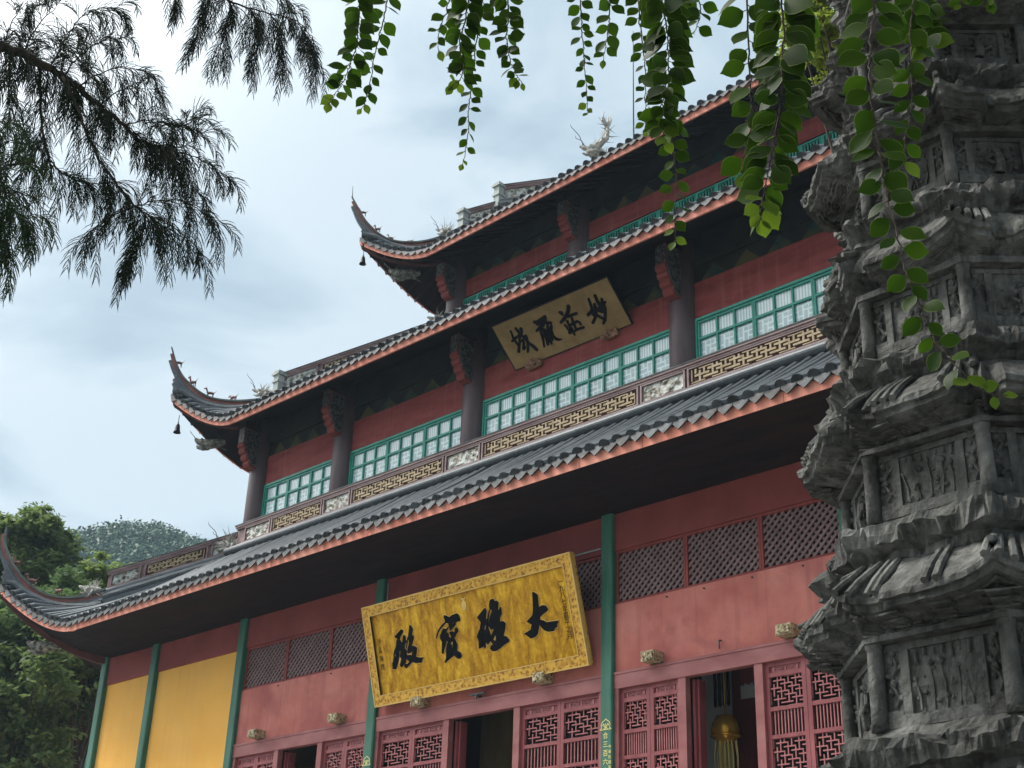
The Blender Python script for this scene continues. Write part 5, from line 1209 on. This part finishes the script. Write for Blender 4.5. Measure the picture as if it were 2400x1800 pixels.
for key, P, L0, L1, n, dense, seed in VINES:
    r = random.Random(seed * 17 + 3)
    path = catmull(P, 8); path = [p + Vector((r.gauss(0, 1), r.gauss(0, 1), 0)) * .0018 for p in path]
    t = thing('hanging_vine', path[0], VLAB[key], 'vine', 'leafy vine strands hanging from above')
    mb = MB(); N = len(path)
    mb.tube(path, [.0028 * (1 - .65 * i / N) for i in range(N)], 6)
    lv, tip = MB(), MB()
    away = (path[N // 2] - CAMP).normalized()
    ln = [0]
    for i in range(N - 1): ln.append(ln[-1] + (path[i + 1] - path[i]).length)
    def at(u):
        d = u * ln[-1]
        for i in range(N - 1):
            if ln[i + 1] >= d:
                f = (d - ln[i]) / max(1e-6, ln[i + 1] - ln[i]); return path[i].lerp(path[i + 1], f), (path[i + 1] - path[i]).normalized()
        return path[-1], (path[-1] - path[-2]).normalized()
    total = int(n * (1.75 if dense else 1.05))
    for k in range(total):
        u = min(1, (k + .5 + r.uniform(-.25, .25)) / total); p, tg = at(u)
        L = (L0 + (L1 - L0) * u) * r.uniform(.85, 1.18) * (1.02 if dense else .95)
        if u > .94: L *= .75
        side = 1 if k % 2 else -1
        lat = tg.cross(away).normalized() * side
        depth = away * r.uniform(-.5, .5) * (1.6 if dense else 1)
        d = (lat * r.uniform(.65, 1.0) + tg * r.uniform(.1, .75) + depth + Vector((0, 0, -r.uniform(.1, .5)))).normalized()
        if k == total - 1: d = (tg + lat * .3).normalized()
        nrm = (-away * r.uniform(.5, 1) + Vector((0, 0, 1)) * r.uniform(.15, .8) + lat * r.uniform(-.35, .35) + tg * r.uniform(-.3, .3)).normalized()
        q = p + d * (L * r.uniform(.10, .2))
        mb.tube([p, q], .0016, 4, False)
        leaf(tip if u > .90 - .04 * (key in 'AKN') else lv, q, d, nrm, L, r)
    mb.build('stem', MAT['vinestem'], t)
    lv.build('leaves', MAT['vineleaf'], t, True); 
    if tip.v: tip.build('young_leaves', MAT['vinetip'], t, True)

# ------------------------------------------------------------------ feathery conifer boughs
CLAB = ['large dark conifer bough with drooping feathery sprays reaching in from the upper left', 'dark conifer spray drooping from the top edge between the bough and the vines', 'greener conifer spray reaching in low at the left edge']
CAT3 = ['conifer_bough'] * 3
def needle(mb, p, d, L, w, nrm):
    d = d.normalized(); s = d.cross(nrm)
    if s.length < 1e-5: s = d.orthogonal()
    s.normalize(); mb.add([p - s * w, p + s * w, p + d * L * .6 + s * w * .8 - nrm * L * .04, p + d * L - nrm * L * .12], [(0, 1, 2), (0, 2, 3)])
def spray(mb, tw, p, d, L, r, w=.0021):
    """one hanging branchlet: curved rachis with two ranks of long drooping thread-like side shoots"""
    d = d.normalized(); n = 13; pts = [p]; v = Vector(d); st = L / n
    for i in range(n):
        v = (v + Vector((0, 0, -1)) * (.17 + .12 * i / n) + Vector((r.gauss(0, .05), r.gauss(0, .05), 0))).normalized(); pts.append(pts[-1] + v * st)
    tw.tube(pts[::2] + [pts[-1]], [.0030 * (1 - .7 * i / 7) for i in range(len(pts[::2]) + 1)], 4, False)
    view = (p - CAMP).normalized()
    for i in range(1, n + 1):
        tg = (pts[i] - pts[i - 1]).normalized(); s = tg.cross(view); s = s.normalized() if s.length > 1e-4 else tg.orthogonal()
        s = (s + view * r.uniform(-.6, .6)).normalized()
        for q in (-1, 1):
            l = (.06 + L * .26 * (1 - .75 * i / n)) * r.uniform(.7, 1.25)
            a = (tg * .9 + s * q * r.uniform(.25, .6)).normalized(); b = pts[i].lerp(pts[i - 1], r.random())
            a2 = (a + Vector((0, 0, -.45)) + tg * .2).normalized(); a3 = (a2 + Vector((0, 0, -.5))).normalized()
            e = b + a * l * .36; f = e + a2 * l * .36; g = f + a3 * l * .3; sd = a.cross(view).normalized()
            w0 = w * r.uniform(.7, 1.1)
            mb.add([b - sd * w0 * .6, b + sd * w0 * .6, e + sd * w0, e - sd * w0, f + sd * w0 * .9, f - sd * w0 * .9, g], [(0, 1, 2, 3), (3, 2, 4, 5), (5, 4, 6)])
            m = int(l / .016)
            for k in range(m):
                t = (k + .5) / m; c = b.lerp(e, t * 2) if t < .5 else e.lerp(f, t * 2 - 1); ax = a if t < .5 else a2
                z = 1 if k % 2 else -1
                needle(mb, c, ax * 1.2 + sd * z * .7, .010, .0010, view)
for bi, limbs in enumerate(CONIFERS):
    r = random.Random(100 + bi)
    t = thing('conifer_bough', limbs[0][0][0], CLAB[bi], 'conifer branch')
    wood, fol, tw = MB(), MB(), MB()
    for li, (P, r0, r1) in enumerate(limbs):
        path = catmull(P, 6); N = len(path); path = [p + Vector((r.gauss(0, 1), r.gauss(0, 1), r.gauss(0, 1))) * (.008 if r0 > .02 else .004) for p in path]
        wood.tube(path, [r0 + (r1 - r0) * i / (N - 1) for i in range(N)], 7)
        length = sum((path[i + 1] - path[i]).length for i in range(N - 1))
        thick = r0 > .02
        ns = int(length / (.037 if not thick else .019))
        for k in range(ns):
            u = ((k + r.random()) / ns) if not thick else r.uniform(.02, 1)
            i = min(N - 2, int(u * (N - 1))); p = path[i].lerp(path[i + 1], u * (N - 1) - i); tg = (path[i + 1] - path[i]).normalized()
            view = (p - CAMP).normalized(); lat = tg.cross(view).normalized() * (1 if r.random() < .5 else -1)
            d = tg * r.uniform(.5, 1.0) + lat * r.uniform(.25, .8) + view * r.uniform(-.4, .4) + Vector((0, 0, r.uniform(-.75, .1)))
            L = r.uniform(.15, .40) * (1.1 if not thick else 1.0) * (1 - .25 * u if not thick else 1)
            spray(fol, tw, p, d, L, r)
        spray(fol, tw, path[-1], path[-1] - path[-2], .26, r)
    wood.build('limb', MAT['bark'] if bi == 0 else MAT['twig'], t, True); tw.build('twigs', MAT['twig'], t); 
    fol.build('foliage', MAT['needle'] if bi != 2 else leaf_mat('green_conifer_needle', (.018, .035, .016), (.035, .060, .022), .25, (.05, .09, .03)), t)

# ------------------------------------------------------------------ trees behind the hall
def tree(base, clumps, n, ls, mat, label, seed, limbs=True, rt=.22, group=None):
    r = random.Random(seed); t = thing('broadleaf_tree', base, label, 'tree', group); B = Vector(base)
    tr, cr = MB(), MB(); cen = sum((Vector(c[:3]) for c in clumps), Vector()) / len(clumps)
    top = B.lerp(cen, .72); mid = B.lerp(cen, .4) + Vector((r.uniform(-.3, .3), r.uniform(-.3, .3), 0))
    tr.tube(catmull([B, mid, top], 5), [rt * (1 - .55 * i / 10) for i in range(11)], 9)
    for c in clumps:
        e = Vector(c[:3]); s = mid.lerp(top, r.random()); k = s.lerp(e, .55) + Vector((0, 0, -.25 * r.random()))
        tr.tube(catmull([s, k, e], 4), [rt * .42 * (1 - .85 * i / 8) for i in range(9)], 6)
        for j in range(5):
            a = s.lerp(e, r.uniform(.5, 1)); tr.tube([a, a + Vector((r.gauss(0, 1), r.gauss(0, 1), r.gauss(.3, .7))) * c[3] * .5], [rt * .09, rt * .03], 5)
    tot = sum(c[3] ** 2 for c in clumps)
    for c in clumps:
        m = int(n * c[3] ** 2 / tot); C0 = Vector(c[:3])
        tw = []
        for j in range(max(6, m // 60)):      # leaf sprays on twigs: clusters give gaps and light and dark clumps
            v = Vector((r.gauss(0, 1), r.gauss(0, 1), r.gauss(0, .75))).normalized() * (r.random() ** .45) * c[3]; tw.append(C0 + v)
        for j in range(m):
            q = r.choice(tw) + Vector((r.gauss(0, 1), r.gauss(0, 1), r.gauss(0, .55))) * c[3] * .16
            d = Vector((r.gauss(0, 1), r.gauss(0, 1), r.gauss(-.35, .5))).normalized(); nn = Vector((r.gauss(0, .5), r.gauss(0, .5), 1)); s = d.cross(nn).normalized(); L = ls * r.uniform(.7, 1.3); w = L * .24
            cr.add([q, q + d * L * .45 + s * w - Vector((0, 0, .03 * L)), q + d * L, q + d * L * .45 - s * w - Vector((0, 0, .03 * L))], [(0, 1, 2), (0, 2, 3)])
    tr.build('trunk', MAT['bark'], t, True); cr.build('crown', MAT[mat], t)
def around(c, R, n, seed, rz=.8, rr=(.38, .62)):
    r = random.Random(seed); out = []
    for k in range(n):
        a = 2 * math.pi * k / n + r.uniform(-.4, .4); q = R * r.uniform(.3, .85)
        out.append((c[0] + q * math.cos(a), c[1] + q * math.sin(a), c[2] + R * rz * r.uniform(-.7, .75), R * r.uniform(*rr)))
    return out
def far(key, f):
    p = Vector(TREES[key]); return CAMP + (p - CAMP) * f
A = far('A', 1.0); B = far('B', 1.04); Cc = far('C', 1.22); D = far('D', 1.26); E = far('E', 1.24)
tree((A.x, A.y, GZ), around(A + Vector((-.3, -.3, 0)), 2.2, 11, 1) + [(A.x, A.y, A.z + .9, 1.2), (A.x - 1.7, A.y - 1.2, A.z + .6, 1.2)], 15000, .34, 'tree_mid', 'tallest green tree behind the lowest roof corner at the left edge', 11)
tree((B.x - .6, B.y, GZ), around(B, 1.9, 9, 2, .7), 9000, .28, 'tree_lite', 'yellowish green tree between the tall tree and the lowest hip ridge', 12)
tree((Cc.x, Cc.y, GZ), around(Cc, 2.6, 12, 3, .9), 15000, .32, 'tree_dark', 'dark green tree at the left edge under the lowest roof corner', 13)
tree((D.x + .3, D.y, GZ), around(D, 2.5, 11, 4, .9), 13000, .30, 'tree_dark', 'dark green tree with bare leaning trunks beside the yellow wall', 14)
tree((E.x - 1, E.y, GZ), around(E, 2.6, 12, 5, 1.0) + around(E - Vector((0, 0, 3)), 2.4, 9, 6, .9), 17000, .30, 'tree_mid', 'low mid green tree filling the bottom left corner', 15)
F2 = CAMP + (far('E', 1.0) - CAMP) * 1.45
tree((F2.x, F2.y, GZ), around(F2, 3.2, 12, 16, 1.2) + around(F2 - Vector((0, 0, 3.5)), 3.2, 9, 17, 1.0), 15000, .36, 'tree_dark', 'dense shadowy tree far behind the others at the lower left', 18)
T = TREES['F']
tree((T[0] + .6, T[1] + .4, GZ), around((T[0] + .1, T[1] + .05, T[2] + .15), .85, 9, 7, .9, (.34, .5)) + [(T[0] + .9, T[1] + .2, T[2] + .5, .6)], 9000, .095, 'tree_bright', 'bright yellow-green leafy tree peeping out beside the top of the pagoda', 19, rt=.09)

rc = random.Random(77); cc = []  # crown out of view, added and shaped to shade the pagoda and vines
for k in range(74):
    x, y = rc.uniform(16.8, 31), rc.uniform(-36, -15)
    q = Vector((x - CAMP.x, y - CAMP.y)); f = q.dot(Vector((-.704, .71)))
    cc.append((x, y, max(9.5, 3.2 + 1.55 * q.length if f > -2 else (9.5 if y > -26 else 6.0)) + rc.uniform(0, 2), rc.uniform(1.2, 1.7)))
tree((24.5, -25, GZ), cc, 40000, .34, 'tree_dark', 'unseen spreading leafy tree overhead, added to shade the pagoda and the hanging vines', 31, rt=.38)

# ------------------------------------------------------------------ ground, terrace, hill
m = MB(); n = 24; S = 1500
m.grid([[(-S + 2 * S * i / n, -S + 2 * S * j / n, GZ) for i in range(n + 1)] for j in range(n + 1)]); tag(m.build('ground', MAT['ground']), kind='structure')
m = MB(); m.box(-19.5, 19.5, -4.2, 29, GZ + .004, ZF - .12); m.box(-19.7, 19.7, -4.4, 29.2, ZF - .119, ZF); tag(m.build('terrace', MAT['terrace']), kind='structure')
def hz(x, y):
    u = Vector((x, y)) - Vector((-264, 144)); ax = Vector((.50, .866)); a, b = u.dot(ax), u.dot(Vector((-.866, .50)))
    h = 102 * math.exp(-(a / (60 if a < 0 else 130)) ** 2) * math.exp(-(b / 95) ** 2 if b < 0 else -(b / 200) ** 2)
    h += 38 * math.exp(-((a + 150) / 130) ** 2 - (b / 120) ** 2) + 8 * noise.noise(Vector((x, y, 0)) * .012) * min(1, h / 30)
    return h - 4.5
m = MB(); n = 70
m.grid([[(-560 + 500 * i / n, -260 + 700 * j / n, hz(-560 + 500 * i / n, -260 + 700 * j / n)) for i in range(n + 1)] for j in range(n + 1)])
tag(m.build('hill', weather('hill_soil', (.03, .045, .02), (.05, .07, .03), .05, .9, 0)), kind='structure')
m = MB(); r = random.Random(5); cnt = 0; vs, fs = [], []
while cnt < 5200:      # the flank that faces the courtyard: each crown a dome of leaf clumps
    az, dd = rad(r.uniform(53, 70)), r.uniform(215, 385)
    x, y = CAMP.x - dd * math.sin(az), CAMP.y + dd * math.cos(az); z = hz(x, y)
    if z < 8: continue
    R_ = r.uniform(1.3, 3.0); hh = R_ * r.uniform(.8, 1.3); cnt += 1
    for k in range(80):
        u = Vector((r.gauss(0, 1), r.gauss(0, 1), r.gauss(.35, .8))).normalized(); q = Vector((x + u.x * R_, y + u.y * R_, z + R_ * .7 + u.z * hh)) + Vector((r.gauss(0, .15), r.gauss(0, .15), r.gauss(0, .15))) * R_
        nn = (u + Vector((r.gauss(0, .45), r.gauss(0, .45), r.gauss(0, .45)))).normalized(); t1 = nn.orthogonal().normalized(); t2 = nn.cross(t1); e = R_ * r.uniform(.09, .18); an = r.uniform(0, 6.28)
        a1 = (t1 * math.cos(an) + t2 * math.sin(an)) * e; a2 = nn.cross(a1)
        i = len(vs); vs += [q - a1, q - a2 * .8, q + a1, q + a2 * .8]; fs.append((i, i + 1, i + 2, i + 3))
m.v = [tuple(v) for v in vs]; m.f = fs
tag(m.build('hill_forest', MAT['hill']), 'dense green wood covering the distant hazy hill', 'forest', kind='stuff')

# ------------------------------------------------------------------ humid air
m = MB(); m.box(-640, 130, -330, 520, GZ - 1, 165); hzm = bpy.data.materials.new('humid_air'); hzm.use_nodes = True; hn = hzm.node_tree; hn.nodes.clear()
pv = nd(hn, 'ShaderNodeVolumePrincipled'); pv.inputs['Color'].default_value = (.66, .84, 1.0, 1); pv.inputs['Density'].default_value = .00042; pv.inputs['Anisotropy'].default_value = 0
ho = nd(hn, 'ShaderNodeOutputMaterial'); hn.links.new(pv.outputs[0], ho.inputs['Volume'])
tag(m.build('haze', hzm), 'thin humid haze between the courtyard and the distant hill', 'haze', kind='stuff')
# ------------------------------------------------------------------ world, light, camera
SUN_AZ, SUN_EL = rad(213), rad(50)       # direction TO the sun, measured from +X counter-clockwise
sd = Vector((math.cos(SUN_AZ) * math.cos(SUN_EL), math.sin(SUN_AZ) * math.cos(SUN_EL), math.sin(SUN_EL)))
w = bpy.data.worlds.new('World'); scene.world = w; w.use_nodes = True; nt = w.node_tree; bg = nt.nodes['Background']
sky = nd(nt, 'ShaderNodeTexSky', sky_type='NISHITA'); sky.sun_disc = False; sky.sun_elevation = SUN_EL; sky.sun_rotation = math.pi / 2 - SUN_AZ; sky.air_density = 1.2; sky.dust_density = 2.0
tc = nd(nt, 'ShaderNodeTexCoord'); mp = nd(nt, 'ShaderNodeMapping'); mp.inputs['Scale'].default_value = (1.0, 1.0, 2.6); nt.links.new(tc.outputs['Generated'], mp.inputs[0])
n1 = noise_tex(nt, mp.outputs[0], 3.4, 6, .52, .6); n2 = noise_tex(nt, mp.outputs[0], 6.5, 5, .5, .2)
f = math_n(nt, 'ADD', math_n(nt, 'MULTIPLY', n1, .85), math_n(nt, 'MULTIPLY', n2, .15))
cl = ramp(nt, f, [(.42, (1.72, 2.24, 2.66)), (.49, (2.06, 2.58, 2.98)), (.59, (2.68, 3.14, 3.46))])
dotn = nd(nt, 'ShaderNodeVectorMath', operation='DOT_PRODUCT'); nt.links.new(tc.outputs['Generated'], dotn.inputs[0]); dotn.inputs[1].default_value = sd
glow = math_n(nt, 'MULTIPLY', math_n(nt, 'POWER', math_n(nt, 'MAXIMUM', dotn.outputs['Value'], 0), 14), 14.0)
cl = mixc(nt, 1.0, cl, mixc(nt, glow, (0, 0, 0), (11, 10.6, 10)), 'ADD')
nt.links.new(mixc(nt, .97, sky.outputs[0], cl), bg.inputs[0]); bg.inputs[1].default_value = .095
su = bpy.data.lights.new('Sun', 'SUN'); su.energy = 1.5; su.angle = rad(18); su.color = (1, .96, .9)
so = bpy.data.objects.new('Sun', su); COL.objects.link(so); so.rotation_euler = (-sd).to_track_quat('-Z', 'Y').to_euler(); so.location = (0, -30, 60)
cam = bpy.data.cameras.new('Camera'); co = bpy.data.objects.new('Camera', cam); COL.objects.link(co); scene.camera = co
cam.sensor_width = 36; cam.lens = CAM[4] / 2400 * 36; cam.clip_start = .05; cam.clip_end = 5000
mw = Matrix((CR, CU, -CF)).transposed().to_4x4(); mw.translation = CAMP; co.matrix_world = mw
scene.view_settings.view_transform = 'Standard'; scene.view_settings.look = 'None'; scene.view_settings.exposure = 1.5; scene.view_settings.gamma = 1
